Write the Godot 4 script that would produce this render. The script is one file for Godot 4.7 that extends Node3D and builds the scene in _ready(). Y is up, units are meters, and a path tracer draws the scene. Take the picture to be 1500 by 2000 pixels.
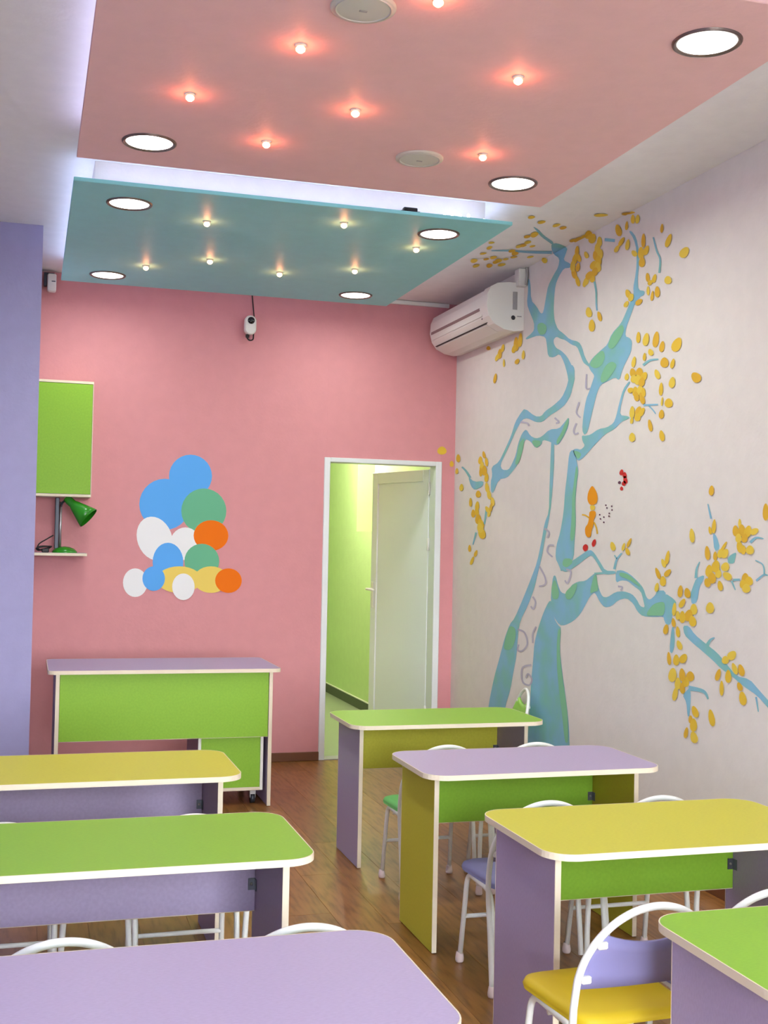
extends Node3D
# A kindergarten classroom: two rows of children's desks, a teacher's desk, a painted tree on the right wall.

const W := 1500.0
const F := 2328.9                       # focal length in pixels of the 1500 x 2000 frame
const EYE := Vector3(0, 1.5, 0)
const H := 3.212                        # ceiling
const PANEL := 3.08                     # underside of the hung ceiling panels
const XR := 2.9                         # right wall
const XL := -0.5                        # left wall
const ZB := -8.0                        # back wall
const ZF := 1.9                         # street front behind the camera
const WT := 0.12

var cam_basis: Basis
var mats := {}
var texs := {}
var rng := RandomNumberGenerator.new()

func _ready() -> void:
	rng.seed = 7
	_camera_and_light()
	_materials()
	_shell()
	_corridor()
	_ceiling_panels()
	_murals()
	_back_wall_things()
	_air_conditioner()
	_furniture()

# ------------------------------------------------------------------ camera, sky, light
func _camera_and_light() -> void:
	var cam := Camera3D.new()
	cam.name = "camera"
	cam.fov = rad_to_deg(2.0 * atan(1000.0 / F))
	cam.position = EYE
	cam.rotation = Vector3(0.02584, -0.28919, 0.02013)
	cam.near = 0.05
	cam.far = 200.0
	add_child(cam)
	cam.current = true
	cam_basis = Basis.from_euler(cam.rotation)
	var e := Environment.new()
	e.tonemap_mode = Environment.TONE_MAPPER_LINEAR
	e.tonemap_exposure = 1.07
	e.sdfgi_enabled = true
	e.ssao_enabled = true
	e.ssil_enabled = true
	var sky := Sky.new()
	var sm := ProceduralSkyMaterial.new()
	sm.sky_top_color = Color(0.78, 0.83, 0.88)
	sm.sky_horizon_color = Color(0.90, 0.91, 0.91)
	sm.ground_bottom_color = Color(0.42, 0.42, 0.42)
	sm.ground_horizon_color = Color(0.90, 0.91, 0.91)
	sm.sky_energy_multiplier = 5.2
	sm.ground_energy_multiplier = 2.6
	sky.sky_material = sm
	e.background_mode = Environment.BG_SKY
	e.sky = sky
	var we := WorldEnvironment.new()
	we.name = "environment"
	we.environment = e
	add_child(we)

const DOWNLIGHT_ENERGY := 0.78
const LED_ENERGY := 0.11
const SPOT_ENERGY := 0.009
const CORRIDOR_ENERGY := 2.6

# ------------------------------------------------------------------ pixel -> place
func ray(u: float, v: float) -> Vector3:
	return cam_basis * Vector3((u - 750.0) / F, -(v - 1000.0) / F, -1.0)
func on_x(u: float, v: float, x: float) -> Vector3:
	var d := ray(u, v)
	return EYE + d * (x / d.x)
func on_y(u: float, v: float, y: float) -> Vector3:
	var d := ray(u, v)
	return EYE + d * ((y - EYE.y) / d.y)
func on_z(u: float, v: float, z: float) -> Vector3:
	var d := ray(u, v)
	return EYE + d * (z / d.z)

# ------------------------------------------------------------------ materials
func noise_tex(key: String, freq: float, oct: int, ramp: Array, sz := 512, seed_ := 1, ntype := FastNoiseLite.TYPE_SIMPLEX_SMOOTH) -> ImageTexture:
	if texs.has(key):
		return texs[key]
	var n := FastNoiseLite.new()
	n.seed = seed_
	n.noise_type = ntype
	n.frequency = freq
	n.fractal_octaves = oct
	var g := n.get_seamless_image(sz, sz)
	g.convert(Image.FORMAT_L8)
	var im := Image.create(sz, sz, true, Image.FORMAT_RGB8)
	var gr := Gradient.new()
	var offs := PackedFloat32Array()
	var cols := PackedColorArray()
	for i in ramp.size():
		offs.append(float(i) / (ramp.size() - 1))
		cols.append(ramp[i])
	gr.offsets = offs
	gr.colors = cols
	for y in sz:
		for x in sz:
			im.set_pixel(x, y, gr.sample(g.get_pixel(x, y).r))
	im.generate_mipmaps()
	var t := ImageTexture.create_from_image(im)
	texs[key] = t
	return t

func plaster_normal() -> ImageTexture:
	if texs.has("plaster_n"):
		return texs["plaster_n"]
	var n := FastNoiseLite.new()
	n.seed = 4
	n.frequency = 0.05
	n.fractal_octaves = 3
	var g := n.get_seamless_image(512, 512)
	g.convert(Image.FORMAT_RGBA8)
	g.bump_map_to_normal_map(1.2)
	var t := ImageTexture.create_from_image(g)
	texs["plaster_n"] = t
	return t

func flat(key: String, c: Color, rough := 0.6, metal := 0.0, spec := 0.5) -> StandardMaterial3D:
	var m := StandardMaterial3D.new()
	m.albedo_color = c
	m.roughness = rough
	m.metallic = metal
	m.metallic_specular = spec
	mats[key] = m
	return m

func paint(key: String, c: Color, rough := 0.8) -> StandardMaterial3D:
	# painted plaster: a very fine roller grain, a faint mottling of the coat
	var m := flat(key, c, rough, 0.0, 0.35)
	m.albedo_texture = noise_tex("mottle", 0.012, 4, [Color(0.978, 0.978, 0.978), Color(1, 1, 1)])
	m.normal_enabled = true
	m.normal_texture = plaster_normal()
	m.normal_scale = 0.25
	m.uv1_triplanar = true
	m.uv1_world_triplanar = true
	m.uv1_scale = Vector3.ONE * 1.3
	return m

func laminate(key: String, c: Color, rough := 0.45) -> StandardMaterial3D:
	var m := flat(key, c, rough, 0.0, 0.32)
	m.albedo_texture = noise_tex("laminate", 0.06, 3, [Color(0.95, 0.95, 0.95), Color(1, 1, 1)])
	m.uv1_triplanar = true
	m.uv1_scale = Vector3(2.0, 2.0, 6.0)
	return m

func glow(key: String, c: Color, energy: float) -> StandardMaterial3D:
	var m := flat(key, Color(0.9, 0.9, 0.9), 0.4)
	m.emission_enabled = true
	m.emission = c
	m.emission_energy_multiplier = energy
	return m

func _materials() -> void:
	paint("white_paint", Color(0.90, 0.875, 0.85))
	paint("ceiling_paint", Color(0.94, 0.93, 0.92))
	paint("pink_paint", Color(0.855, 0.585, 0.60))
	paint("lavender_paint", Color(0.655, 0.635, 0.785))
	paint("lime_paint", Color(0.80, 0.90, 0.655))
	paint("pink_panel", Color(0.96, 0.78, 0.77), 0.55)
	paint("blue_panel", Color(0.575, 0.86, 0.87), 0.5)
	laminate("yellow", Color(0.80, 0.77, 0.26))
	laminate("green", Color(0.55, 0.73, 0.22))
	laminate("lilac", Color(0.705, 0.64, 0.76))
	flat("edge", Color(0.88, 0.82, 0.72), 0.5)
	flat("white_tube", Color(0.93, 0.93, 0.91), 0.3)
	flat("foot_cap", Color(0.90, 0.82, 0.80), 0.55)
	flat("seat_yellow", Color(0.80, 0.68, 0.06), 0.62)
	flat("seat_lilac", Color(0.51, 0.51, 0.67), 0.62)
	flat("seat_green", Color(0.45, 0.76, 0.42), 0.62)
	flat("back_lilac", Color(0.53, 0.51, 0.69), 0.5)
	flat("back_green", Color(0.56, 0.80, 0.30), 0.5)
	flat("back_yellow", Color(0.84, 0.73, 0.16), 0.5)
	flat("steel", Color(0.72, 0.72, 0.72), 0.3, 1.0)
	flat("bracket_metal", Color(0.45, 0.46, 0.50), 0.35, 0.8)
	flat("dark_metal", Color(0.25, 0.26, 0.29), 0.4, 0.6)
	flat("rim_metal", Color(0.47, 0.42, 0.40), 0.35, 0.8)
	flat("black", Color(0.06, 0.05, 0.06), 0.5)
	flat("gloss_black", Color(0.02, 0.02, 0.025), 0.08)
	flat("white_plastic", Color(0.90, 0.89, 0.86), 0.4)
	flat("grey_plastic", Color(0.62, 0.61, 0.60), 0.5)
	flat("speaker_white", Color(0.80, 0.80, 0.75), 0.55)
	flat("dark_slot", Color(0.16, 0.12, 0.13), 0.7)
	flat("slot_brown", Color(0.56, 0.45, 0.45), 0.7)
	flat("door_white", Color(0.89, 0.90, 0.90), 0.35)
	flat("lamp_green", Color(0.16, 0.52, 0.10), 0.25)
	flat("skirting", Color(0.42, 0.24, 0.13), 0.5)
	flat("skirting_grey", Color(0.28, 0.30, 0.25), 0.5)
	flat("tile_floor", Color(0.62, 0.66, 0.56), 0.3)
	flat("pavement", Color(0.55, 0.54, 0.52), 0.9)
	flat("underlay", Color(0.10, 0.07, 0.05), 0.9)
	glow("lamp_white", Color(1.0, 0.98, 0.95), 6.0)
	glow("led_white", Color(0.86, 0.88, 1.0), 7.0)
	glow("spark_pink", Color(1.0, 0.62, 0.45), 6.0)
	glow("spark_warm", Color(1.0, 0.80, 0.62), 6.0)
	var g := flat("glass", Color(0.9, 0.95, 0.95, 0.12), 0.02)
	g.transparency = BaseMaterial3D.TRANSPARENCY_ALPHA
	# wood laminate floor: four tones of plank, grain runs along the plank
	var tones := [Color(0.62, 0.425, 0.225), Color(0.57, 0.385, 0.195), Color(0.655, 0.455, 0.245), Color(0.60, 0.41, 0.21)]
	for i in 4:
		var m := flat("plank_%d" % i, tones[i], 0.32, 0.0, 0.5)
		m.albedo_texture = noise_tex("grain", 0.02, 5, [Color(0.70, 0.66, 0.62), Color(0.92, 0.90, 0.88), Color(1, 1, 1)], 512, 11)
		m.uv1_triplanar = true
		m.uv1_world_triplanar = true
		m.uv1_scale = Vector3(3.1, 3.1, 0.42)
		m.uv1_offset = Vector3(0.31 * i, 0.0, 0.17 * i)
	# wall paints of the murals
	var mb := flat("mural_blue", Color(1, 1, 1), 0.75, 0.0, 0.35)
	mb.albedo_texture = noise_tex("mural_blue", 0.008, 3, [Color(0.53, 0.73, 0.84), Color(0.53, 0.735, 0.82), Color(0.52, 0.74, 0.755), Color(0.52, 0.755, 0.70)], 512, 23)
	mb.uv1_triplanar = true
	mb.uv1_world_triplanar = true
	mb.uv1_scale = Vector3.ONE * 0.9
	flat("mural_green", Color(0.52, 0.76, 0.60), 0.75, 0.0, 0.35)
	flat("mural_line", Color(0.72, 0.70, 0.76), 0.75, 0.0, 0.35)
	flat("leaf_0", Color(0.89, 0.74, 0.24), 0.75, 0.0, 0.35)
	flat("leaf_1", Color(0.87, 0.69, 0.22), 0.75, 0.0, 0.35)
	flat("leaf_2", Color(0.90, 0.78, 0.30), 0.75, 0.0, 0.35)
	flat("mural_orange", Color(0.92, 0.60, 0.10), 0.75, 0.0, 0.35)
	flat("mural_red", Color(0.80, 0.20, 0.18), 0.75, 0.0, 0.35)
	flat("mural_dark", Color(0.40, 0.25, 0.33), 0.75, 0.0, 0.35)
	flat("blob_blue", Color(0.37, 0.66, 0.93), 0.75, 0.0, 0.35)
	flat("blob_white", Color(0.93, 0.92, 0.92), 0.75, 0.0, 0.35)
	flat("blob_green", Color(0.42, 0.70, 0.55), 0.75, 0.0, 0.35)
	flat("blob_orange", Color(0.93, 0.45, 0.04), 0.75, 0.0, 0.35)
	flat("blob_yellow", Color(0.92, 0.80, 0.40), 0.75, 0.0, 0.35)

# ------------------------------------------------------------------ nodes
func uniq(parent: Node, called: String) -> String:
	if not parent.has_node(NodePath(called)):
		return called
	var i := 1
	while parent.has_node(NodePath("%s_%03d" % [called, i])):
		i += 1
	return "%s_%03d" % [called, i]

func thing(called: String, label: String, category: String, at := Vector3.ZERO, turn := 0.0, group := "") -> Node3D:
	var o := Node3D.new()
	o.name = uniq(self, called)
	add_child(o)
	o.position = at
	o.rotation.y = turn
	o.set_meta("label", label)
	o.set_meta("category", category)
	if group != "":
		o.set_meta("group", group)
	return o

func begin(smooth := false) -> SurfaceTool:
	var st := SurfaceTool.new()
	st.begin(Mesh.PRIMITIVE_TRIANGLES)
	st.set_smooth_group(0 if smooth else -1)
	return st

func part(called: String, st: SurfaceTool, m, parent: Node = self) -> MeshInstance3D:
	st.generate_normals()
	var o := MeshInstance3D.new()
	o.mesh = st.commit()
	o.material_override = mats[m] if m is String else m
	o.name = uniq(parent, called)
	o.cast_shadow = GeometryInstance3D.SHADOW_CASTING_SETTING_ON
	parent.add_child(o)
	return o

func share(called: String, mesh: Mesh, m: String, parent: Node, xf := Transform3D.IDENTITY) -> MeshInstance3D:
	var o := MeshInstance3D.new()
	o.mesh = mesh
	o.material_override = mats[m]
	o.name = uniq(parent, called)
	o.transform = xf
	parent.add_child(o)
	return o

func structure(o: Node, label: String, category: String) -> void:
	o.set_meta("kind", "structure")
	o.set_meta("label", label)
	o.set_meta("category", category)

func tag(o: Node, label: String, category: String, group := "") -> void:
	o.set_meta("label", label)
	o.set_meta("category", category)
	if group != "":
		o.set_meta("group", group)

# ------------------------------------------------------------------ shapes
func tri(st: SurfaceTool, a: Vector3, b: Vector3, c: Vector3, inside: Vector3) -> void:
	var n := (c - a).cross(b - a)
	if n.dot((a + b + c) / 3.0 - inside) < 0.0:
		st.add_vertex(a); st.add_vertex(c); st.add_vertex(b)
	else:
		st.add_vertex(a); st.add_vertex(b); st.add_vertex(c)

func quad(st: SurfaceTool, a: Vector3, b: Vector3, c: Vector3, d: Vector3, inside: Vector3) -> void:
	tri(st, a, b, c, inside)
	tri(st, a, c, d, inside)

func rrect(w: float, d: float, r: float, seg: int) -> Array:
	var out := []
	for k in 4:
		var cx := (w / 2 - r) * (1 if k == 0 or k == 3 else -1)
		var cy := (d / 2 - r) * (1 if k < 2 else -1)
		for i in seg + 1:
			var a := PI / 2 * (k + float(i) / seg)
			out.append(Vector2(cx + r * cos(a), cy + r * sin(a)))
	return out

# rounded board: w along x, h along y, d along z, corner radius r seen from above, chamfer c
func board(st: SurfaceTool, size: Vector3, at: Vector3, r := 0.0015, c := 0.001, seg := 1, xf := Transform3D.IDENTITY) -> void:
	r = maxf(r, c + 0.0003)
	var rings := []
	for q in [[c, -size.y / 2], [0.0, -size.y / 2 + c], [0.0, size.y / 2 - c], [c, size.y / 2]]:
		var ring := []
		for p in rrect(size.x - 2 * q[0], size.z - 2 * q[0], r - q[0], seg):
			ring.append(xf * (at + Vector3(p.x, q[1], p.y)))
		rings.append(ring)
	var mid := xf * at
	var n: int = rings[0].size()
	for j in 3:
		for i in n:
			var k := (i + 1) % n
			quad(st, rings[j][i], rings[j][k], rings[j + 1][k], rings[j + 1][i], mid)
	for j in [0, 3]:
		for i in range(1, n - 1):
			tri(st, rings[j][0], rings[j][i], rings[j][i + 1], mid)

func box(st: SurfaceTool, lo: Vector3, hi: Vector3, c := 0.001) -> void:
	board(st, hi - lo, (lo + hi) / 2, c + 0.0005, c)

# the band round the rim of a board (cream edging)
func band(st: SurfaceTool, size: Vector3, at: Vector3, r: float, seg: int, proud := 0.0015) -> void:
	var outer := rrect(size.x + 2 * proud, size.z + 2 * proud, r + proud, seg)
	var inner := rrect(size.x - 0.003, size.z - 0.003, r - 0.0015, seg)
	var n := outer.size()
	var hy := size.y / 2 + 0.0003
	for i in n:
		var k := (i + 1) % n
		var o0: Vector3 = at + Vector3(outer[i].x, 0, outer[i].y)
		var o1: Vector3 = at + Vector3(outer[k].x, 0, outer[k].y)
		var i0: Vector3 = at + Vector3(inner[i].x, 0, inner[i].y)
		var i1: Vector3 = at + Vector3(inner[k].x, 0, inner[k].y)
		var u := Vector3(0, hy, 0)
		var mid := (i0 + i1) / 2
		quad(st, o0 - u, o1 - u, o1 + u, o0 + u, mid)
		quad(st, o0 + u, o1 + u, i1 + u, i0 + u, mid)
		quad(st, o0 - u, o1 - u, i1 - u, i0 - u, mid)

func tube(st: SurfaceTool, pts: Array, r: float, seg := 10, caps := true) -> void:
	var n := pts.size()
	var rings := []
	var up := Vector3.UP
	var t0: Vector3 = (pts[1] - pts[0]).normalized()
	if absf(t0.dot(up)) > 0.9:
		up = Vector3.RIGHT
	var nrm := (up - t0 * up.dot(t0)).normalized()
	for i in n:
		var t: Vector3 = (pts[mini(i + 1, n - 1)] - pts[maxi(i - 1, 0)]).normalized()
		nrm = (nrm - t * nrm.dot(t)).normalized()
		var bi := t.cross(nrm)
		var ring := []
		for k in seg:
			var a := TAU * k / seg
			ring.append(pts[i] + (nrm * cos(a) + bi * sin(a)) * r)
		rings.append(ring)
	for i in n - 1:
		var mid: Vector3 = (pts[i] + pts[i + 1]) / 2
		for k in seg:
			var l := (k + 1) % seg
			quad(st, rings[i][k], rings[i][l], rings[i + 1][l], rings[i + 1][k], mid)
	if caps:
		for e in [[0, 1], [n - 1, n - 2]]:
			for k in range(1, seg - 1):
				tri(st, rings[e[0]][0], rings[e[0]][k], rings[e[0]][k + 1], pts[e[1]])

func lathe(st: SurfaceTool, profile: Array, seg := 24, xf := Transform3D.IDENTITY, mid_y := 0.0) -> void:
	var rings := []
	for p in profile:
		var ring := []
		for k in seg:
			var a := TAU * k / seg
			ring.append(xf * Vector3(p.x * cos(a), p.y, p.x * sin(a)))
		rings.append(ring)
	for i in profile.size() - 1:
		var mid := xf * Vector3(0, (profile[i].y + profile[i + 1].y) / 2 if profile[i].x != profile[i + 1].x and absf(profile[i].y - profile[i + 1].y) > 0.0001 else mid_y, 0)
		for k in seg:
			var l := (k + 1) % seg
			if rings[i][k].distance_to(rings[i][l]) > 0.00001:
				tri(st, rings[i][k], rings[i][l], rings[i + 1][l], mid)
			if rings[i + 1][k].distance_to(rings[i + 1][l]) > 0.00001:
				tri(st, rings[i][k], rings[i + 1][l], rings[i + 1][k], mid)

func arc(pts: Array, steps := 8) -> Array:
	# Catmull-Rom through the points
	var out := []
	for i in pts.size() - 1:
		var a: Vector3 = pts[maxi(i - 1, 0)]
		var b: Vector3 = pts[i]
		var c: Vector3 = pts[i + 1]
		var d: Vector3 = pts[mini(i + 2, pts.size() - 1)]
		for s in steps:
			out.append(b.cubic_interpolate(c, a, d, float(s) / steps))
	out.append(pts[-1])
	return out

func round_corner(pts: Array, r: float, seg := 6) -> Array:
	var out := [pts[0]]
	for i in range(1, pts.size() - 1):
		var p: Vector3 = pts[i]
		var a: Vector3 = p + (pts[i - 1] - p).normalized() * r
		var b: Vector3 = p + (pts[i + 1] - p).normalized() * r
		for s in seg + 1:
			var t := float(s) / seg
			out.append(a.lerp(p, t).lerp(p.lerp(b, t), t))
	out.append(pts[-1])
	return out

# extrude an outline (x, y) along z, flat caps
func extrude(st: SurfaceTool, poly: PackedVector2Array, z0: float, z1: float, xf := Transform3D.IDENTITY) -> void:
	var idx := Geometry2D.triangulate_polygon(poly)
	var n := poly.size()
	var cen := Vector2.ZERO
	for p in poly:
		cen += p / n
	var mid := xf * Vector3(cen.x, cen.y, (z0 + z1) / 2)
	for z in [z0, z1]:
		for i in range(0, idx.size(), 3):
			var a := poly[idx[i]]; var b := poly[idx[i + 1]]; var c := poly[idx[i + 2]]
			var q := (a + b + c) / 3.0
			tri(st, xf * Vector3(a.x, a.y, z), xf * Vector3(b.x, b.y, z), xf * Vector3(c.x, c.y, z), xf * Vector3(q.x, q.y, (z0 + z1) / 2))
	var cw := 1.0 if Geometry2D.is_polygon_clockwise(poly) else -1.0
	for i in n:
		var k := (i + 1) % n
		var e := (poly[k] - poly[i]).normalized()
		var inw := Vector2(e.y, -e.x) * cw * -1.0
		var m := (poly[i] + poly[k]) / 2 - inw * 0.01
		quad(st, xf * Vector3(poly[i].x, poly[i].y, z0), xf * Vector3(poly[k].x, poly[k].y, z0), xf * Vector3(poly[k].x, poly[k].y, z1), xf * Vector3(poly[i].x, poly[i].y, z1), xf * Vector3(m.x, m.y, (z0 + z1) / 2))

# ------------------------------------------------------------------ room
func _shell() -> void:
	var door_l := 1.957
	var door_r := 2.795
	var door_t := 2.075
	# floor with planks
	var fl := Node3D.new()
	fl.name = "floor"
	add_child(fl)
	structure(fl, "brown wood laminate floor of the classroom", "floor")
	var st := begin()
	box(st, Vector3(XL - WT, -0.12, ZB - 0.13), Vector3(XR + WT, -0.009, ZF + WT))
	part("underlay", st, "underlay", fl)
	var pw := 0.19
	var pl := 1.285
	var meshes := {}
	for i in 18:
		var x0 := XL + i * pw
		var x1 := minf(x0 + pw, XR)
		var z := ZB - fmod(i * 0.43, 1.0) * pl
		while z < ZF:
			var a := maxf(z, ZB)
			var b := minf(z + pl, ZF)
			z += pl
			if b - a < 0.05:
				continue
			var key := "%d_%d" % [roundi((x1 - x0) * 1000), roundi((b - a) * 1000)]
			if not meshes.has(key):
				var s2 := begin()
				board(s2, Vector3(x1 - x0 - 0.0008, 0.009, b - a - 0.0008), Vector3.ZERO, 0.0015, 0.0007)
				s2.generate_normals()
				meshes[key] = s2.commit()
			share("plank", meshes[key], "plank_%d" % rng.randi_range(0, 3), fl, Transform3D(Basis(), Vector3((x0 + x1) / 2, -0.0045, (a + b) / 2)))
	# walls
	st = begin()
	box(st, Vector3(XL - WT, 0, ZB - WT), Vector3(door_l, H, ZB), 0.0)
	box(st, Vector3(door_r, 0, ZB - WT), Vector3(XR + WT, H, ZB), 0.0)
	box(st, Vector3(door_l, door_t, ZB - WT), Vector3(door_r, H, ZB), 0.0)
	structure(part("wall_back", st, "pink_paint"), "pink painted end wall with the doorway", "wall")
	st = begin()
	box(st, Vector3(XR, 0, ZB), Vector3(XR + WT, H, ZF), 0.0)
	structure(part("wall_right", st, "white_paint"), "off white side wall carrying the painted tree", "wall")
	st = begin()
	box(st, Vector3(XL - WT, 0, ZB), Vector3(XL, H, ZF), 0.0)
	structure(part("wall_left", st, "lavender_paint"), "lavender painted side wall", "wall")
	st = begin()
	box(st, Vector3(XL, 0, ZB), Vector3(0.033, H, -6.81), 0.0)
	structure(part("wall_pier", st, "lavender_paint"), "lavender painted pier beside the pink end wall", "wall")
	st = begin()
	box(st, Vector3(XL - WT, H, ZB - WT), Vector3(XR + WT, H + 0.15, ZF + WT), 0.0)
	structure(part("ceiling", st, "ceiling_paint"), "white ceiling round the hung colour panels", "ceiling")
	# street front behind the camera: low parapet, wide window
	st = begin()
	box(st, Vector3(XL - WT, 0, ZF), Vector3(XR + WT, 0.35, ZF + WT), 0.0)
	box(st, Vector3(XL - WT, 2.75, ZF), Vector3(XR + WT, H, ZF + WT), 0.0)
	box(st, Vector3(XL - WT, 0.35, ZF), Vector3(XL + 0.25, 2.75, ZF + WT), 0.0)
	box(st, Vector3(XR - 0.25, 0.35, ZF), Vector3(XR + WT, 2.75, ZF + WT), 0.0)
	structure(part("wall_front", st, "white_paint"), "white wall round the street window", "wall")
	var wn := Node3D.new()
	wn.name = "window_1"
	add_child(wn)
	structure(wn, "wide white framed street window", "window")
	for q in [[XL + 0.25, XL + 0.31, 0.35, 2.75], [XR - 0.31, XR - 0.25, 0.35, 2.75], [1.17, 1.23, 0.41, 2.69], [XL + 0.31, XR - 0.31, 0.35, 0.41], [XL + 0.31, XR - 0.31, 2.69, 2.75]]:
		st = begin()
		box(st, Vector3(q[0], q[2], ZF + 0.03), Vector3(q[1], q[3], ZF + 0.09), 0.003)
		part("frame_bar", st, "door_white", wn)
	for q in [[XL + 0.31, 1.17], [1.23, XR - 0.31]]:
		st = begin()
		box(st, Vector3(q[0], 0.41, ZF + 0.057), Vector3(q[1], 2.69, ZF + 0.063), 0.0)
		part("pane", st, "glass", wn)
	st = begin()
	box(st, Vector3(-14, -0.3, ZF + WT), Vector3(16, -0.15, ZF + 14), 0.0)
	structure(part("street_pavement", st, "pavement"), "grey street pavement outside the window", "ground")
	# skirting boards
	st = begin()
	box(st, Vector3(0.033, 0, ZB), Vector3(1.945, 0.06, ZB + 0.014), 0.003)
	structure(part("baseboard_back", st, "skirting"), "brown skirting board under the pink wall", "baseboard")
	st = begin()
	box(st, Vector3(XR - 0.014, 0, ZB), Vector3(XR, 0.06, ZF), 0.003)
	structure(part("baseboard_right", st, "skirting"), "brown skirting board under the painted tree", "baseboard")
	# door frame
	var tr := Node3D.new()
	tr.name = "trim_1"
	add_child(tr)
	structure(tr, "white door frame in the pink wall", "door frame")
	for q in [[door_l - 0.014, door_l + 0.028, 0.0, door_t + 0.008], [door_r - 0.04, door_r + 0.006, 0.0, door_t + 0.008], [door_l + 0.028, door_r - 0.04, door_t - 0.024, door_t + 0.008]]:
		st = begin()
		box(st, Vector3(q[0], q[2], ZB - WT - 0.006), Vector3(q[1], q[3], ZB + 0.010), 0.003)
		part("frame_bar", st, "door_white", tr)
	st = begin()
	box(st, Vector3(door_l + 0.028, -0.002, ZB - WT), Vector3(door_r - 0.04, 0.006, ZB + 0.004), 0.002)
	part("threshold", st, "grey_plastic", tr)
	# open door leaf
	var dr := Node3D.new()
	dr.name = "door_1"
	add_child(dr)
	structure(dr, "white panel door standing open into the green corridor", "door")
	dr.position = Vector3(door_r - 0.045, 0, ZB - WT - 0.002)
	dr.rotation.y = deg_to_rad(-73.5)
	var lw := 0.755
	var lh := 2.035
	# leaf lies along -x from the hinge, its thickness in -z
	for q in [[-lw, -lw + 0.075, 0.008, lh], [-0.075, 0.0, 0.008, lh], [-lw + 0.075, -0.075, lh - 0.085, lh], [-lw + 0.075, -0.075, 0.008, 0.093]]:
		st = begin()
		box(st, Vector3(q[0], q[2], -0.04), Vector3(q[1], q[3], 0.0), 0.002)
		part("rail" if q[1] - q[0] > 0.1 else "stile", st, "door_white", dr)
	for q in [[0.093, lh - 0.085]]:
		st = begin()
		box(st, Vector3(-lw + 0.075, q[0], -0.028), Vector3(-0.075, q[1], -0.010), 0.001)
		part("door_panel", st, "door_white", dr)
	for yy in [0.25, 1.45, 1.85]:
		st = begin(true)
		tube(st, [Vector3(0.008, yy, 0.004), Vector3(0.008, yy + 0.09, 0.004)], 0.009)
		part("hinge", st, "white_plastic", dr)
	for s in [-1, 1]:
		var zz: float = 0.001 if s > 0 else -0.041
		st = begin()
		box(st, Vector3(-lw + 0.018, 1.0, minf(zz, zz + s * 0.008)), Vector3(-lw + 0.053, 1.20, maxf(zz, zz + s * 0.008)), 0.003)
		var pt := part("handle_plate", st, "white_plastic", dr)
		st = begin(true)
		tube(st, round_corner([Vector3(-lw + 0.035, 1.145, zz), Vector3(-lw + 0.035, 1.145, zz + s * 0.065), Vector3(-lw + 0.15, 1.14, zz + s * 0.065)], 0.015), 0.009)
		part("lever", st, "white_plastic", pt)
	st = begin(true)
	tube(st, [Vector3(-lw + 0.035, 1.06, -0.05), Vector3(-lw + 0.035, 1.06, -0.075), Vector3(-lw + 0.02, 1.03, -0.08), Vector3(-lw + 0.015, 0.99, -0.078)], 0.006)
	part("key", st, "dark_metal", dr)

func _corridor() -> void:
	var z0 := ZB - WT
	var z1 := -12.6
	var xl := 0.5
	var h := 2.75
	var st := begin()
	box(st, Vector3(xl, -0.1, z1), Vector3(XR + WT, 0.0, z0), 0.0)
	structure(part("floor_corridor", st, "tile_floor"), "pale tiled floor of the green corridor", "floor")
	st = begin()
	# right wall with a window niche
	var nz0 := -10.62
	var nz1 := -10.05
	var ny := 1.60
	box(st, Vector3(XR, 0, z1), Vector3(XR + 0.3, h, nz0), 0.0)
	box(st, Vector3(XR, 0, nz1), Vector3(XR + 0.3, h, z0), 0.0)
	box(st, Vector3(XR, 0, nz0), Vector3(XR + 0.3, ny, nz1), 0.0)
	box(st, Vector3(XR + 0.2, ny, nz0), Vector3(XR + 0.3, h, nz1), 0.0)
	structure(part("wall_corridor_right", st, "lime_paint"), "lime green corridor wall with a tall niche", "wall")
	st = begin()
	box(st, Vector3(xl - 0.1, 0, z1), Vector3(xl, h, z0), 0.0)
	structure(part("wall_corridor_left", st, "lime_paint"), "lime green corridor wall across from the niche", "wall")
	st = begin()
	box(st, Vector3(xl - 0.1, 0, z1 - 0.1), Vector3(XR + 0.3, h, z1), 0.0)
	structure(part("wall_corridor_end", st, "lime_paint"), "lime green end wall of the corridor", "wall")
	st = begin()
	box(st, Vector3(xl - 0.1, h, z1 - 0.1), Vector3(XR + 0.3, h + 0.1, z0), 0.0)
	structure(part("ceiling_corridor", st, "ceiling_paint"), "white ceiling of the green corridor", "ceiling")
	st = begin()
	box(st, Vector3(XR - 0.012, 0, z1), Vector3(XR, 0.085, z0), 0.002)
	var bb := part("baseboard_corridor", st, "skirting_grey")
	structure(bb, "dark skirting tile along the green corridor wall", "baseboard")
	st = begin()
	box(st, Vector3(XR - 0.014, 0.085, z1), Vector3(XR, 0.094, z0), 0.001)
	part("top_strip", st, "white_plastic", bb)
	var lp := thing("corridor_lamp", "round white ceiling lamp in the green corridor", "lamp", Vector3(2.35, h, -10.0))
	st = begin(true)
	lathe(st, [Vector2(0.001, 0), Vector2(0.16, 0), Vector2(0.16, -0.02), Vector2(0.15, -0.03)], 28)
	part("lamp_base", st, "white_plastic", lp)
	st = begin(true)
	lathe(st, [Vector2(0.15, -0.03), Vector2(0.13, -0.06), Vector2(0.07, -0.08), Vector2(0.001, -0.085)], 28)
	part("lamp_shade", st, "lamp_white", lp)
	var l := OmniLight3D.new()
	l.name = "corridor_light"
	l.position = Vector3(0, -0.14, 0)
	l.light_color = Color(1.0, 0.97, 0.86)
	l.light_energy = CORRIDOR_ENERGY
	l.light_size = 0.12
	l.omni_range = 12.0
	l.omni_attenuation = 2.0
	l.shadow_enabled = true
	lp.add_child(l)

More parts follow.
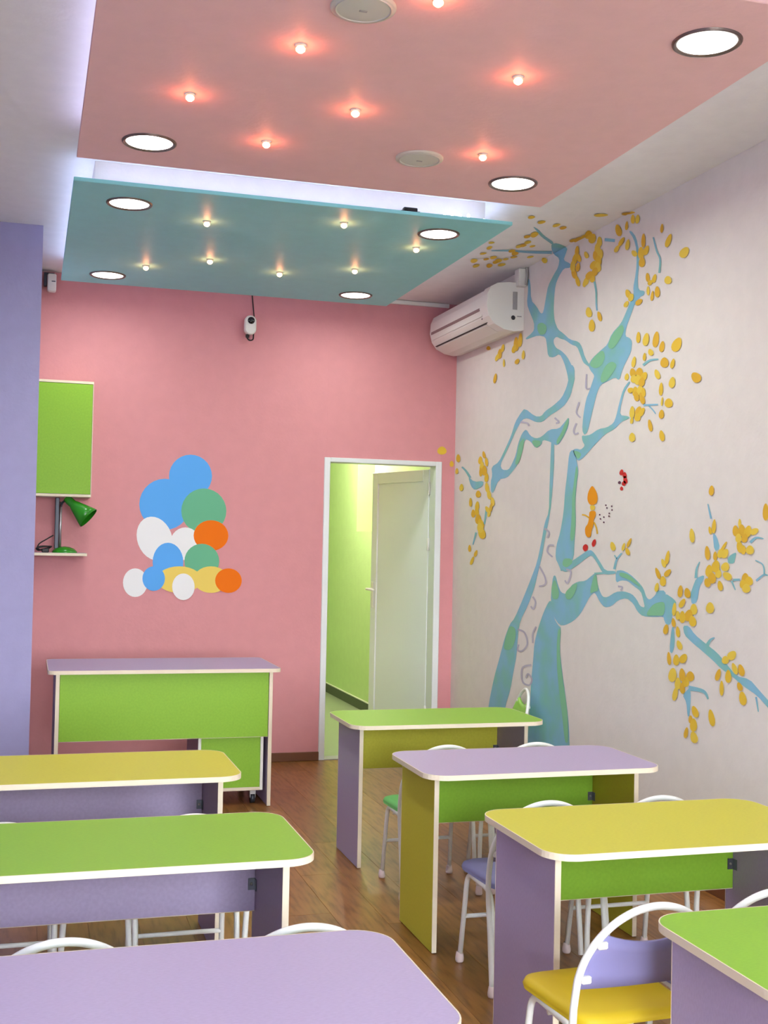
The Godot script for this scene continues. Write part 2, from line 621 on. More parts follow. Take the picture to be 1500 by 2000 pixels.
# ------------------------------------------------------------------ hung panels and lamps
func _ceiling_panels() -> void:
	var x0 := 0.15
	var x1 := 2.25
	for P in [["pink", -5.10, -2.96, "pink_panel", "pink hung ceiling panel with round lamps above the desks"], ["blue", -7.60, -5.435, "blue_panel", "teal blue hung ceiling panel by the pink end wall"]]:
		var z0: float = P[1]
		var z1: float = P[2]
		var t := thing(P[0] + "_ceiling_panel", P[4], "ceiling panel", Vector3.ZERO)
		var st := begin()
		box(st, Vector3(x0, PANEL, z0), Vector3(x1, PANEL + 0.018, z1), 0.002)
		part("board", st, P[3], t)
		st = begin()
		box(st, Vector3(x0 + 0.095, PANEL + 0.018, z0 + 0.11), Vector3(x1 - 0.103, H, z1 - 0.11), 0.001)
		part("mounting_box", st, "white_paint", t)
		# LED strips lying on the rim of the panel
		var y := PANEL + 0.0185
		for s in 4:
			var a: Vector3
			var b: Vector3
			if s == 0: a = Vector3(x0 + 0.09, y, z1 - 0.05); b = Vector3(x1 - 0.12, y, z1 - 0.05)
			elif s == 1: a = Vector3(x0 + 0.09, y, z0 + 0.05); b = Vector3(x1 - 0.12, y, z0 + 0.05)
			elif s == 2: a = Vector3(x0 + 0.045, y, z0 + 0.1); b = Vector3(x0 + 0.045, y, z1 - 0.1)
			else: a = Vector3(x1 - 0.05, y, z0 + 0.1); b = Vector3(x1 - 0.05, y, z1 - 0.1)
			var d := (b - a).normalized()
			var ln := a.distance_to(b)
			st = begin()
			var half := Vector3(0.005, 0, 0.005)
			box(st, Vector3(minf(a.x, b.x), y, minf(a.z, b.z)) - half, Vector3(maxf(a.x, b.x), y + 0.002, maxf(a.z, b.z)) + half, 0.0003)
			var sp := part("led_strip", st, "white_plastic", t)
			st = begin()
			var n := int(ln / 0.05)
			for i in n + 1:
				var p := a + d * (ln * i / n)
				box(st, p + Vector3(-0.005, 0.002, -0.005), p + Vector3(0.005, 0.008, 0.005), 0.0008)
			part("led_beads", st, "led_white", sp)
			var l := AreaLight3D.new()
			l.name = "led_light"
			l.area_size = Vector2(ln, 0.012)
			l.light_color = Color(0.80, 0.82, 1.0)
			l.light_energy = LED_ENERGY
			l.area_range = 12.0
			l.shadow_enabled = true
			sp.add_child(l)
			# -Z of the light points up
			l.position = (a + b) / 2 + Vector3(0, 0.011, 0)
			l.basis = Basis(d, d.cross(Vector3.DOWN) * -1.0, Vector3.DOWN)
		if P[0] == "blue":
			var pw := thing("led_driver", "small black driver box on the edge of the blue panel", "driver", Vector3(1.725, PANEL + 0.018, z1 - 0.025))
			st = begin()
			box(st, Vector3(-0.035, 0, -0.015), Vector3(0.035, 0.022, 0.015), 0.003)
			part("case", st, "black", pw)
			st = begin()
			box(st, Vector3(-0.048, 0, -0.012), Vector3(-0.035, 0.006, 0.012), 0.001)
			part("lug", st, "black", pw)
			st = begin()
			box(st, Vector3(0.035, 0, -0.012), Vector3(0.048, 0.006, 0.012), 0.001)
			part("lug", st, "black", pw)
			st = begin()
			box(st, Vector3(2.055, PANEL + 0.018, z1 - 0.04), Vector3(2.075, PANEL + 0.027, z1 - 0.03), 0.002)
			part("connector", st, "black", t)
			for u in [868.0, 883.0, 899.0, 915.0, 945.0]:
				var bp := on_z(u, 421.0 if u < 930.0 else 430.0, z1 - 0.03)
				st = begin()
				box(st, Vector3(bp.x - 0.006, PANEL + 0.018, bp.z - 0.006), Vector3(bp.x + 0.006, maxf(bp.y + 0.006, PANEL + 0.026), bp.z + 0.006), 0.002)
				part("led_bead", st, "led_white", t)
	# round downlights
	var dl := []
	for z in [-3.245, -4.80]:
		for x in [0.42, 1.985]:
			dl.append([x, z, "pink"])
	for z in [-5.718, -7.33]:
		for x in [0.415, 1.962]:
			dl.append([x, z, "blue"])
	for i in dl.size():
		var q: Array = dl[i]
		var pos := ["at its street end, pier side", "at its street end, tree side", "at its edge by the blue panel, pier side", "at its edge by the blue panel, tree side", "at its edge by the pink panel, pier side", "at its edge by the pink panel, tree side", "at its end by the pink wall, pier side", "at its end by the pink wall, tree side"]
		var t := thing("downlight", "round white downlight in the %s panel, %s" % [q[2], pos[i]], "downlight", Vector3(q[0], PANEL, q[1]), 0.0, "round downlights in the ceiling panels")
		var st := begin(true)
		lathe(st, [Vector2(0.108, -0.0005), Vector2(0.107, -0.005), Vector2(0.102, -0.008), Vector2(0.096, -0.007), Vector2(0.092, -0.003), Vector2(0.091, -0.0005)], 40, Transform3D.IDENTITY, 0.0)
		part("rim", st, "rim_metal", t)
		st = begin(true)
		lathe(st, [Vector2(0.0001, -0.0085), Vector2(0.05, -0.0075), Vector2(0.08, -0.005), Vector2(0.093, -0.0015)], 40, Transform3D.IDENTITY, 0.01)
		part("lens", st, "lamp_white", t)
		var l := AreaLight3D.new()
		l.name = "downlight_light"
		l.area_size = Vector2(0.15, 0.15)
		l.light_color = Color(0.97, 1.0, 0.96)
		l.light_energy = DOWNLIGHT_ENERGY
		l.area_range = 14.0
		l.shadow_enabled = true
		l.position = Vector3(0, -0.016, 0)
		l.rotation.x = -PI / 2
		t.add_child(l)
	# tiny warm lamps
	var sp := [[587, 95], [371, 190], [694, 221], [520, 282], [943, 307], [1012, 157], [856, 4], [404, 437], [672, 440], [813, 488], [285, 523], [410, 511], [546, 536], [693, 530]]
	for i in sp.size():
		var p := on_y(sp[i][0], sp[i][1], PANEL - 0.012)
		p.y = PANEL
		var pink: bool = i < 7
		var t := thing("star_light", "tiny glowing %s lamp dotted among others on the %s ceiling panel" % ["red orange" if pink else "warm white", "pink" if pink else "blue"], "lamp", p, 0.0, "tiny star lamps on the %s panel" % ("pink" if pink else "blue"))
		var st := begin(true)
		lathe(st, [Vector2(0.0001, -0.0005), Vector2(0.020, -0.0005), Vector2(0.019, -0.004), Vector2(0.012, -0.006), Vector2(0.011, -0.008)], 20)
		part("collar", st, "white_plastic", t)
		st = begin(true)
		lathe(st, [Vector2(0.011, -0.006), Vector2(0.016, -0.012), Vector2(0.015, -0.019), Vector2(0.008, -0.025), Vector2(0.0001, -0.027)], 16)
		part("bulb", st, "spark_pink" if pink else "spark_warm", t)
		var l := OmniLight3D.new()
		l.name = "star_light_glow"
		l.light_color = Color(1.0, 0.50, 0.34) if pink else Color(1.0, 0.60, 0.36)
		l.light_energy = SPOT_ENERGY
		l.light_size = 0.01
		l.omni_range = 6.0
		l.omni_attenuation = 2.0
		l.shadow_enabled = true
		l.position = Vector3(0, -0.040, 0)
		t.add_child(l)
	# flush round loudspeakers in the pink panel
	var n := 0
	for q in [[0.905, -3.36, "between the near downlights"], [1.493, -4.612, "near the blue panel"]]:
		var t := thing("ceiling_speaker", "white round ceiling speaker in the pink panel %s" % q[2], "speaker", Vector3(q[0], PANEL, q[1]), 0.0, "round ceiling speakers")
		var st := begin(true)
		lathe(st, [Vector2(0.098, -0.0005), Vector2(0.098, -0.007), Vector2(0.092, -0.011), Vector2(0.083, -0.012), Vector2(0.079, -0.009)], 36)
		part("ring", st, "speaker_white", t)
		st = begin(true)
		lathe(st, [Vector2(0.0001, -0.014), Vector2(0.045, -0.013), Vector2(0.080, -0.009)], 36, Transform3D.IDENTITY, 0.02)
		part("grille", st, "speaker_white", t)
		st = begin()
		box(st, Vector3(-0.012, -0.0160, -0.004), Vector3(0.012, -0.0135, 0.004), 0.0005)
		part("badge", st, "grey_plastic", t)
		n += 1

# ------------------------------------------------------------------ wall paintings
func chaikin(poly: Array, times := 2) -> Array:
	var out := poly
	for t in times:
		var nx := []
		for i in out.size():
			var a: Vector2 = out[i]
			var b: Vector2 = out[(i + 1) % out.size()]
			nx.append(a.lerp(b, 0.22))
			nx.append(a.lerp(b, 0.78))
		out = nx
	return out

func from_zoom(pts: Array, ox: float, oy: float, k: float) -> Array:
	var out := []
	for i in range(0, pts.size(), 2):
		out.append(Vector2(ox + pts[i] / k, oy + pts[i + 1] / k))
	return out

func fill(st: SurfaceTool, poly: PackedVector2Array, place: Callable) -> int:
	var idx := Geometry2D.triangulate_polygon(poly)
	for i in range(0, idx.size(), 3):
		var a: Vector3 = place.call(poly[idx[i]])
		var b: Vector3 = place.call(poly[idx[i + 1]])
		var c: Vector3 = place.call(poly[idx[i + 2]])
		tri(st, a, b, c, a + face_away)
	return idx.size()

var face_away := Vector3.ZERO

# a painted outline given in pixels: the part on the side wall and the part that runs on over the ceiling
var daub_count := 0
func daub(called: String, px: Array, m: String, parent: Node, lift: float, plane := "side") -> void:
	var st := begin()
	var any := 0
	if plane == "back":
		var pb := PackedVector2Array()
		for p in px:
			var q := on_z(p.x, p.y, ZB)
			pb.append(Vector2(q.x, q.y))
		face_away = Vector3(0, 0, -1)
		any += fill(st, pb, func(v: Vector2) -> Vector3: return Vector3(v.x, v.y, ZB + lift))
	else:
		var pw := PackedVector2Array()
		var pc := PackedVector2Array()
		var over := false
		for p in px:
			var q := on_x(p.x, p.y, XR)
			pw.append(Vector2(q.z, q.y))
			if q.y > H - 0.002 or q.z < ZB:
				over = true
			var r := on_y(p.x, p.y, H)
			pc.append(Vector2(r.x, r.z))
		var wl := [pw]
		var cl := []
		if over:
			wl = Geometry2D.intersect_polygons(pw, PackedVector2Array([Vector2(ZB + 0.002, 0), Vector2(0, 0), Vector2(0, H - 0.001), Vector2(ZB + 0.002, H - 0.001)]))
			cl = Geometry2D.intersect_polygons(pc, PackedVector2Array([Vector2(2.2, ZB), Vector2(XR - 0.001, ZB), Vector2(XR - 0.001, -2.0), Vector2(2.2, -2.0)]))
		face_away = Vector3(1, 0, 0)
		for w in wl:
			any += fill(st, w, func(v: Vector2) -> Vector3: return Vector3(XR - lift, v.y, v.x))
		face_away = Vector3(0, 1, 0)
		for c in cl:
			any += fill(st, c, func(v: Vector2) -> Vector3: return Vector3(v.x, H - lift, v.y))
	daub_count += 1
	if any == 0:
		print("EMPTY daub ", called, " ", px[0])
		return
	part(called, st, m, parent)

func stroke(called: String, pts: Array, w0: float, w1: float, m: String, parent: Node, lift: float) -> void:
	var l := []
	var r := []
	var n := pts.size()
	for i in n:
		var t: Vector2 = (pts[mini(i + 1, n - 1)] - pts[maxi(i - 1, 0)]).normalized()
		var w := lerpf(w0, w1, float(i) / (n - 1)) / 2
		l.append(pts[i] + t.orthogonal() * w)
		r.push_front(pts[i] - t.orthogonal() * w)
	daub(called, l + r, m, parent, lift)

func smooth_line(pts: Array, steps := 5) -> Array:
	var out := []
	for i in pts.size() - 1:
		for s in steps:
			out.append(pts[i].cubic_interpolate(pts[i + 1], pts[maxi(i - 1, 0)], pts[mini(i + 2, pts.size() - 1)], float(s) / steps))
	out.append(pts[-1])
	return out

func leaf(cx: float, cy: float, ry: float, rx: float, deg: float, parent: Node, lift: float, m: String, called := "painted_leaf", plane := "side") -> void:
	var px := []
	var a := deg_to_rad(deg)
	for i in 14:
		var t := TAU * i / 14
		var p := Vector2(rx * sin(t) * (1.0 - 0.18 * cos(t)), -ry * cos(t))
		px.append(Vector2(cx, cy) + p.rotated(a))
	daub(called, px, m, parent, lift, plane)

func _murals() -> void:
	var t := thing("tree_mural", "painted blue tree with yellow leaves on the off white side wall", "mural", Vector3.ZERO)
	var A := [900.0, 380.0, 3.0]
	var B := [860.0, 640.0, 3.75]
	var C := [920.0, 1000.0, 3.75]
	var D := [1160.0, 900.0, 3.447]
	var E5 := [900.0, 380.0, 5.0]
	var shapes := [
		["crown", A, [393,490, 408,505, 412,620, 445,655, 470,700, 485,690, 500,600, 512,535, 545,470, 572,425, 580,375, 545,350, 532,320, 530,288, 565,283, 628,310, 615,350, 602,385, 640,403, 650,415, 640,430, 605,432, 575,480, 555,530, 548,600, 545,680, 550,740, 570,790, 600,812, 640,850, 692,862, 712,895, 728,955, 770,1020, 745,1005, 718,985, 700,935, 682,890, 650,880, 612,852, 585,845, 562,832, 545,848, 545,872, 560,900, 590,915, 625,950, 655,1010, 670,1070, 662,1110, 650,1150, 635,1120, 625,1050, 605,980, 580,932, 545,955, 512,950, 505,880, 498,835, 455,825, 410,840, 385,850, 380,842, 410,818, 430,795, 430,750, 405,690, 388,640, 395,560]],
		["branch", B, [945,290, 942,370, 925,440, 890,515, 830,570, 770,610, 740,650, 695,650, 620,590, 590,625, 550,690, 520,790, 480,880, 430,985, 375,1020, 382,1080, 370,1130, 372,1205, 390,1210, 430,1110, 490,1100, 525,1060, 570,1000, 600,900, 622,815, 660,830, 700,885, 740,860, 752,820, 805,835, 860,868, 905,800, 942,720, 945,650, 905,700, 870,740, 800,745, 742,800, 700,812, 660,792, 630,742, 600,772, 570,850, 555,930, 525,1000, 500,1042, 455,1042, 440,1005, 480,920, 522,830, 562,740, 602,672, 640,662, 700,692, 750,692, 800,645, 870,602, 920,560, 960,490, 972,410, 985,370, 985,300, 968,270]],
		["trunk_edge", C, [575,-150, 572,0, 540,80, 520,200, 485,370, 440,490, 380,640, 320,780, 285,820, 245,930, 215,1050, 170,1210, 130,1410, 115,1560, 230,1560, 255,1410, 290,1300, 310,1180, 335,1050, 345,900, 360,800, 420,680, 465,560, 495,430, 520,330, 545,180, 568,80, 590,-60, 610,-340, 610,-470, 610,-540, 590,-540, 585,-440, 580,-300]],
		["trunk_top", B, [945,920, 965,895, 985,900, 1000,975, 1015,1050, 1000,1150, 990,1280, 995,1420, 985,1560, 980,1690, 940,1725, 890,1795, 868,1735, 845,1690, 850,1600, 880,1500, 905,1350, 915,1200, 930,1080]],
		["branch", C, [660,420, 680,385, 740,360, 800,320, 850,285, 880,278, 905,300, 950,370, 985,430, 1060,432, 1062,452, 990,460, 962,440, 920,362, 885,315, 850,335, 800,375, 750,410, 720,430, 690,440]],
		["branch", C, [1060,432, 1105,425, 1160,450, 1230,515, 1265,560, 1285,625, 1310,645, 1350,610, 1365,575, 1425,575, 1430,650, 1480,690, 1470,760, 1450,800, 1425,800, 1410,765, 1350,770, 1260,765, 1220,730, 1190,670, 1140,630, 1080,645, 1030,690, 980,700, 945,660, 915,600, 900,592, 870,620, 840,680, 800,750, 750,800, 690,830, 650,830, 605,765, 585,650, 590,560, 602,470, 620,462, 640,540, 660,590, 710,605, 730,540, 780,510, 840,505, 880,470, 905,450, 922,460, 925,510, 940,570, 965,622, 1000,625, 1060,585, 1120,580, 1180,600, 1215,640, 1240,690, 1275,702, 1262,640, 1245,580, 1190,540, 1150,505, 1100,500, 1062,520]],
		["trunk_foot", C, [590,650, 570,655, 530,740, 490,860, 465,960, 455,1100, 440,1250, 435,1400, 420,1600, 405,1700, 395,1860, 735,1860, 722,1700, 720,1600, 710,1480, 690,1320, 670,1180, 650,1000, 662,850, 640,830, 610,780]],
		["branch", A, [748,1000, 770,960, 830,905, 860,880, 885,815, 940,755, 965,700, 985,650, 1015,590, 1012,540, 1022,490, 1032,410, 1030,320, 1015,260, 985,215, 1000,212, 1030,250, 1045,330, 1045,420, 1038,500, 1042,560, 1080,565, 1075,590, 1050,600, 1020,640, 1000,700, 970,780, 965,830, 990,840, 1005,860, 1000,920, 970,980, 950,1020, 930,1090, 905,1070, 860,1095, 820,1115, 800,1160, 785,1220, 765,1300, 745,1390, 725,1410, 712,1380, 718,1300, 735,1200, 755,1150, 775,1090, 785,1060, 760,1030]],
		["branch", B, [1038,790, 1060,792, 1100,785, 1160,742, 1220,732, 1270,700, 1290,650, 1310,560, 1340,450, 1385,390, 1394,402, 1352,462, 1327,560, 1315,640, 1385,650, 1385,666, 1325,690, 1280,742, 1210,778, 1130,860, 1050,952, 1010,978, 988,945, 972,895, 1000,885, 1030,895, 1062,865, 1042,830]],
		["twig", B, [205,1090, 250,1130, 320,1122, 312,1160, 255,1192, 225,1160]],
		["branch", D, [600,1110, 640,1110, 680,1170, 750,1228, 830,1290, 880,1350, 960,1450, 1050,1470, 1110,1540, 1172,1610, 1220,1660, 1220,1712, 1172,1662, 1100,1580, 1000,1512, 930,1450, 860,1402, 800,1342, 720,1272, 660,1222, 610,1172]],
		["twig", D, [650,900, 670,840, 690,790, 745,768, 740,800, 712,850, 698,950, 660,970]],
		["twig", D, [462,940, 480,890, 540,930, 560,960, 532,1020, 522,1100, 488,1105, 470,1060]],
		["twig", D, [525,1120, 542,1120, 547,1240, 528,1300, 510,1280]],
		["twig", D, [598,1575, 650,1525, 655,1600, 645,1720, 632,1720, 625,1625]],
		["twig", D, [800,480, 830,510, 852,590, 812,612]],
		["twig", D, [900,655, 930,628, 962,615, 952,660, 945,692, 905,692]],
		["ceiling_twig", E5, [700,305, 760,340, 810,395, 892,452, 900,462, 905,480, 890,485, 870,470, 790,415, 745,360]],
	]
	for s in shapes:
		var px := from_zoom(s[2], s[1][0], s[1][1], s[1][2])
		daub(s[0], chaikin(px, 1), "mural_blue", t, 0.0010 + 0.0002 * (daub_count % 5))
	var greens := [
		[A, [450,760, 478,748, 508,770, 500,815, 470,825, 452,800]], [A, [862,885, 890,815, 945,757, 962,790, 940,840, 900,900, 875,905]],
		[A, [752,998, 790,945, 835,908, 850,950, 830,1000, 790,1022]], [A, [850,1000, 890,975, 920,1000, 890,1050, 855,1095, 825,1105, 820,1070]],
		[B, [578,850, 622,800, 606,900, 575,1000, 548,1005, 565,920]], [B, [665,825, 735,825, 738,858, 702,884]], [B, [862,866, 940,720, 944,655, 915,700, 890,770, 850,830]],
		[D, [348,1042, 400,962, 478,945, 482,1000, 470,1045, 410,1042]], [B, [905,1690, 960,1690, 975,1720, 930,1760, 895,1740]],
		[C, [588,560, 615,480, 650,590, 640,640, 600,640]], [C, [690,590, 740,540, 785,515, 770,580, 735,640, 700,640]],
		[C, [640,860, 660,850, 650,1000, 668,1180, 690,1330, 712,1500, 715,1690, 690,1690, 672,1500, 650,1330, 632,1150, 630,980]],
		[C, [252,930, 285,830, 330,850, 330,930, 300,1010, 240,1010]], [B, [1000,1000, 1013,1050, 998,1150, 988,1290, 994,1420, 984,1560, 950,1560, 965,1400, 968,1250, 985,1100]],
		[B, [975,900, 1010,905, 1040,925, 1012,972]], [C, [900,470, 920,455, 938,575, 905,585, 870,600]], [C, [1090,440, 1160,455, 1250,545, 1235,545, 1160,495, 1090,470]],
	]
	for s in greens:
		daub("green_patch", chaikin(from_zoom(s[1], s[0][0], s[0][1], s[0][2]), 2), "mural_green", t, 0.0026)
	var twigs := [
		[A, [785,510, 795,570, 796,640, 800,680], 4, 3], [A, [1130,250, 1150,330, 1170,380, 1165,460], 3, 4], [A, [845,264, 905,270], 6, 6], [A, [1070,1000, 1110,972, 1160,965], 5, 3],
		[B, [160,1020, 190,1050, 222,1100], 3, 5], [D, [690,790, 694,730, 715,680], 6, 2], [D, [770,290, 778,330, 792,390], 2, 4], [D, [1055,550, 1095,518, 1145,525], 6, 2], [D, [1095,808, 1145,768, 1172,772], 4, 3],
		[D, [640,1530, 740,1552, 772,1605], 10, 3], [D, [762,1250, 785,1208, 815,1190], 8, 2], [D, [930,808, 955,870], 4, 2], [D, [140,730, 156,665, 190,622], 5, 3], [D, [158,662, 140,635], 3, 2], [D, [1095,1590, 1110,1690], 4, 2],
		[D, [940,802, 985,800], 5, 4], [E5, [300,545, 460,545, 700,560, 890,562], 2, 6], [B, [265,1500, 240,1590], 4, 2], [B, [340,1330, 325,1440], 4, 3], [D, [1090,670, 1140,700, 1150,765], 2, 3],
		[[1160.0, 560.0, 4.41], [430,1022, 480,1018, 555,1015], 4, 3], [[1160.0, 560.0, 4.41], [480,1030, 510,1060, 535,1095], 3, 2], [A, [590,390, 640,412], 6, 3], [C, [905,452, 985,446], 4, 4],
	]
	for s in twigs:
		stroke("twig", smooth_line(from_zoom(s[1], s[0][0], s[0][1], s[0][2])), s[2], s[3], "mural_blue", t, 0.0022)
	var curls := [
		[C, [345,860, 395,885, 415,965, 380,1015, 345,1012, 352,970]], [C, [445,1120, 385,1135, 372,1190, 385,1250, 430,1268, 448,1225, 420,1185, 405,1215]], [C, [610,245, 575,245, 562,290, 600,330]], [C, [505,400, 545,480, 545,530, 500,545]],
		[C, [455,620, 475,660, 460,710, 440,690]], [C, [540,120, 575,150, 560,190]], [C, [700,420, 735,440, 710,520, 690,500]], [B, [1075,340, 1070,440, 1100,445]], [B, [1020,545, 1000,620, 1030,660]], [B, [1000,700, 980,750, 990,780, 1015,770]], [C, [1080,545, 1110,550, 1100,575]],
		[C, [480,840, 455,890, 455,960]], [B, [590,690, 640,700, 650,720]], [B, [840,660, 870,690, 850,700]],
	]
	for s in curls:
		stroke("curl", smooth_line(from_zoom(s[1], s[0][0], s[0][1], s[0][2])), 3.5, 3.0, "mural_line", t, 0.0024)
	# leaves: x, y, half length, half width, tilt
	var leaves := [
		1237,428,9,4,0, 1246,428,9,4,8, 1225,441,9,3,5, 1209,450,12,6,-15, 1215,472,10,4,30, 1206,486,8,4,30, 1227,478,11,4,10, 1258,470,14,4,2, 1263,489,10,5,20, 1253,494,12,6,0, 1240,495,7,5,-40, 1255,512,10,6,5,
		1294,446,9,3,5, 1307,470,14,5,20, 1338,493,12,8,35, 1306,547,8,7,0, 1266,542,9,4,-5, 1279,544,9,4,15, 1271,552,6,4,40, 1267,568,9,3,0, 1275,578,10,3,8, 1285,570,11,5,0, 1228,574,9,5,-20, 1234,581,8,5,20, 1224,594,7,4,30, 1249,590,8,5,50,
		1150,458,9,8,0, 1158,466,10,7,20, 1172,472,10,5,0, 1130,466,11,4,68, 1120,468,8,3,75, 1141,461,8,4,60, 1168,486,12,6,0, 1174,497,10,5,10, 1164,500,10,5,-10, 1170,509,10,6,0, 1160,518,9,6,20, 1169,522,10,6,-5, 1163,531,9,6,20, 1152,538,9,6,30, 1158,544,8,5,10, 1146,549,9,5,20, 1142,555,6,3,0,
		1128,490,10,4,5, 1124,506,11,5,10, 1132,504,8,4,-10, 1120,520,11,5,0, 1130,522,9,4,10, 1122,534,11,5,-15, 1129,549,11,4,-15, 1146,498,7,4,-20, 1151,610,10,6,-10, 1172,618,10,4,-15, 1157,636,12,6,0,
		1248,659,11,4,3, 1263,663,13,6,10, 1282,663,16,6,8, 1294,677,11,5,10, 1323,673,15,9,25, 1272,688,7,5,-20, 1239,707,11,4,10, 1299,708,10,8,0, 1315,710,10,4,15, 1260,697,8,3,5, 1225,736,7,4,10, 1237,728,9,6,-10, 1250,727,9,7,0, 1259,735,9,6,25, 1247,742,10,7,0, 1239,740,8,6,0, 1255,746,9,6,15,
		1233,762,6,5,60, 1242,765,10,6,0, 1251,762,10,6,10, 1244,774,10,5,-10, 1255,778,12,5,-15, 1258,766,9,4,-5, 1285,731,10,5,-20, 1314,747,11,6,10, 1361,737,11,9,-40, 1292,760,13,4,3, 1307,787,9,8,0, 1294,784,9,2,5, 1293,809,9,5,5, 1271,831,12,4,-10, 1294,851,11,5,-10, 1236,854,9,6,0,
		1236,805,12,5,3, 1248,803,10,6,20, 1254,805,10,5,30, 1246,815,8,6,0, 1235,821,7,3,10, 955,680,4,4,0, 977,691,10,4,5, 983,680,8,3,10, 972,698,8,3,20, 985,709,8,2,0, 1009,672,14,5,0, 1017,664,14,4,5, 1005,681,9,4,15, 1023,693,9,3,5, 1011,706,6,4,30, 968,739,10,3,10,
		896,895,8,4,0, 893,920,6,3,5, 902,952,7,4,5, 946,888,7,3,-10, 939,899,8,4,5, 951,902,9,3,-5, 942,911,9,4,10, 947,919,10,5,0, 940,922,9,3,0, 951,933,9,4,5, 952,952,10,4,-8, 956,966,10,4,-10, 935,965,7,5,0, 920,981,9,3,0, 933,988,9,4,5, 963,980,9,4,-5, 960,991,9,3,10, 925,1003,8,4,0, 932,999,9,4,-5, 953,995,7,4,-30, 956,1003,7,3,10,
		935,1014,10,6,0, 940,1024,11,6,-10, 942,1041,12,7,-15, 939,1031,10,6,-10, 918,1071,7,3,0, 930,1081,7,3,20, 923,1095,9,3,20, 1198,1067,9,5,-15, 1219,1068,8,3,15, 1230,1060,10,3,25, 1227,1077,8,4,-20, 1305,1089,14,4,10, 1297,1100,9,4,-20, 1286,1120,12,4,-20, 1305,1119,9,5,40, 1296,1135,10,6,0, 1284,1147,9,4,10,
		1353,1046,14,5,-5, 1391,958,10,5,5, 1396,1028,14,4,5, 1388,1036,8,3,-10, 1446,1022,9,3,0, 1438,1037,11,6,-5, 1450,1036,12,7,0, 1462,1038,12,7,15, 1475,1038,9,6,60, 1444,1051,9,6,0, 1456,1051,9,6,10, 1446,1068,12,6,-10, 1453,1074,9,5,0, 1466,1074,9,8,0, 1497,1000,17,6,0,
		1383,1080,14,5,-5, 1415,1068,12,3,30, 1417,1081,10,7,30, 1408,1081,9,5,10, 1398,1086,9,4,0, 1386,1115,12,7,5, 1399,1106,12,8,10, 1418,1107,9,8,20, 1392,1129,11,8,0, 1383,1138,9,6,-15, 1408,1144,10,5,-10, 1422,1125,10,7,-50, 1404,1120,9,6,0, 1457,1129,10,7,0, 1464,1135,9,8,0, 1453,1141,9,7,-10, 1459,1149,9,8,0,
		1330,1155,12,5,5, 1344,1158,10,6,-10, 1334,1178,10,5,30, 1318,1190,13,4,5, 1356,1190,11,7,0, 1346,1202,12,8,15, 1334,1205,12,6,0, 1354,1213,11,7,-10, 1325,1202,9,4,0, 1317,1216,9,4,-8, 1302,1229,10,5,10, 1325,1234,11,4,-5, 1388,1187,11,8,0, 1328,1260,10,5,-20,
		1308,1286,13,4,-5, 1322,1289,11,6,0, 1336,1286,10,7,30, 1315,1318,14,8,5, 1334,1318,13,6,-5, 1349,1321,10,8,0, 1340,1332,10,7,0, 1325,1335,12,6,0, 1320,1355,14,5,10, 1334,1344,11,5,-5, 1359,1390,12,6,-20, 1356,1416,13,7,0, 1357,1440,12,7,-15, 1341,1431,11,4,10, 1350,1405,8,4,0, 1391,1402,17,6,-10,
		1418,1289,8,7,0, 1431,1280,10,8,40, 1404,1318,12,5,15, 1411,1344,15,4,0, 1424,1321,13,6,0, 1436,1306,12,5,-20, 1449,1309,12,6,-15, 1446,1341,9,5,-20, 1452,1364,14,7,-10, 1064,508,7,5,-40,
		1174,419,14,3,88, 1228,416,14,3,86, 1038,423,7,3,85, 1058,433,8,3,80, 1087,439,8,3,75, 1100,444,7,3,80, 1030,461,7,3,80, 1044,457,8,5,70, 1031,472,7,3,80, 1014,480,7,3,75, 1022,478,7,3,80, 1040,480,6,2,80, 956,483,6,3,70, 960,473,6,2,85, 1000,489,7,3,80, 1006,494,7,4,80, 944,494,7,2,80, 926,508,7,4,80, 930,518,7,3,75, 956,518,6,4,80, 964,502,7,3,80, 974,508,7,4,80, 980,516,8,3,80, 968,511,6,3,80, 950,505,6,2,80, 1004,501,7,2,80, 988,505,6,2,80, 1036,501,7,2,80]
	var k := 0
	for i in range(0, leaves.size(), 5):
		leaf(leaves[i], leaves[i + 1], leaves[i + 2], leaves[i + 3], leaves[i + 4], t, 0.0030 + 0.0002 * (k % 8), "leaf_%d" % ((k * 5 + k / 3) % 3))
		k += 1
	leaf(863, 880, 8, 9, 0, t, 0.002, "leaf_0", "painted_leaf", "back")
	leaf(882, 906, 6, 4, 0, t, 0.002, "leaf_1", "painted_leaf", "back")
	# a little orange painted figure on the lower branch, and a red butterfly
	var f := thing("painted_figure", "small orange painted figure with red feet on the tree's lower branch", "mural", Vector3.ZERO)
	var Z := [1080.0, 880.0, 7.5]
	var fig := [["cap", "mural_orange", [580,500, 640,590, 665,690, 650,770, 600,800, 540,790, 508,720, 520,610]], ["face", "leaf_2", [545,800, 625,800, 620,870, 560,880]], ["body", "mural_orange", [540,885, 630,880, 635,950, 600,1020, 605,1080, 570,1180, 560,1270, 510,1275, 478,1220, 475,1130, 520,1070, 535,990]], ["foot", "mural_red", [450,1390, 490,1365, 525,1400, 510,1465, 470,1480, 440,1440]], ["foot", "mural_red", [595,1310, 630,1295, 640,1340, 620,1400, 590,1415, 570,1370]]]
	for s in fig:
		daub(s[0], chaikin(from_zoom(s[2], Z[0], Z[1], Z[2]), 2), s[1], f, 0.0030)
	for s in [[[540,990, 480,950, 430,940], "arm"], [[605,1050, 640,1130, 655,1220], "arm"]]:
		stroke(s[1], smooth_line(from_zoom(s[0], Z[0], Z[1], Z[2])), 3, 3, "leaf_1", f, 0.002)
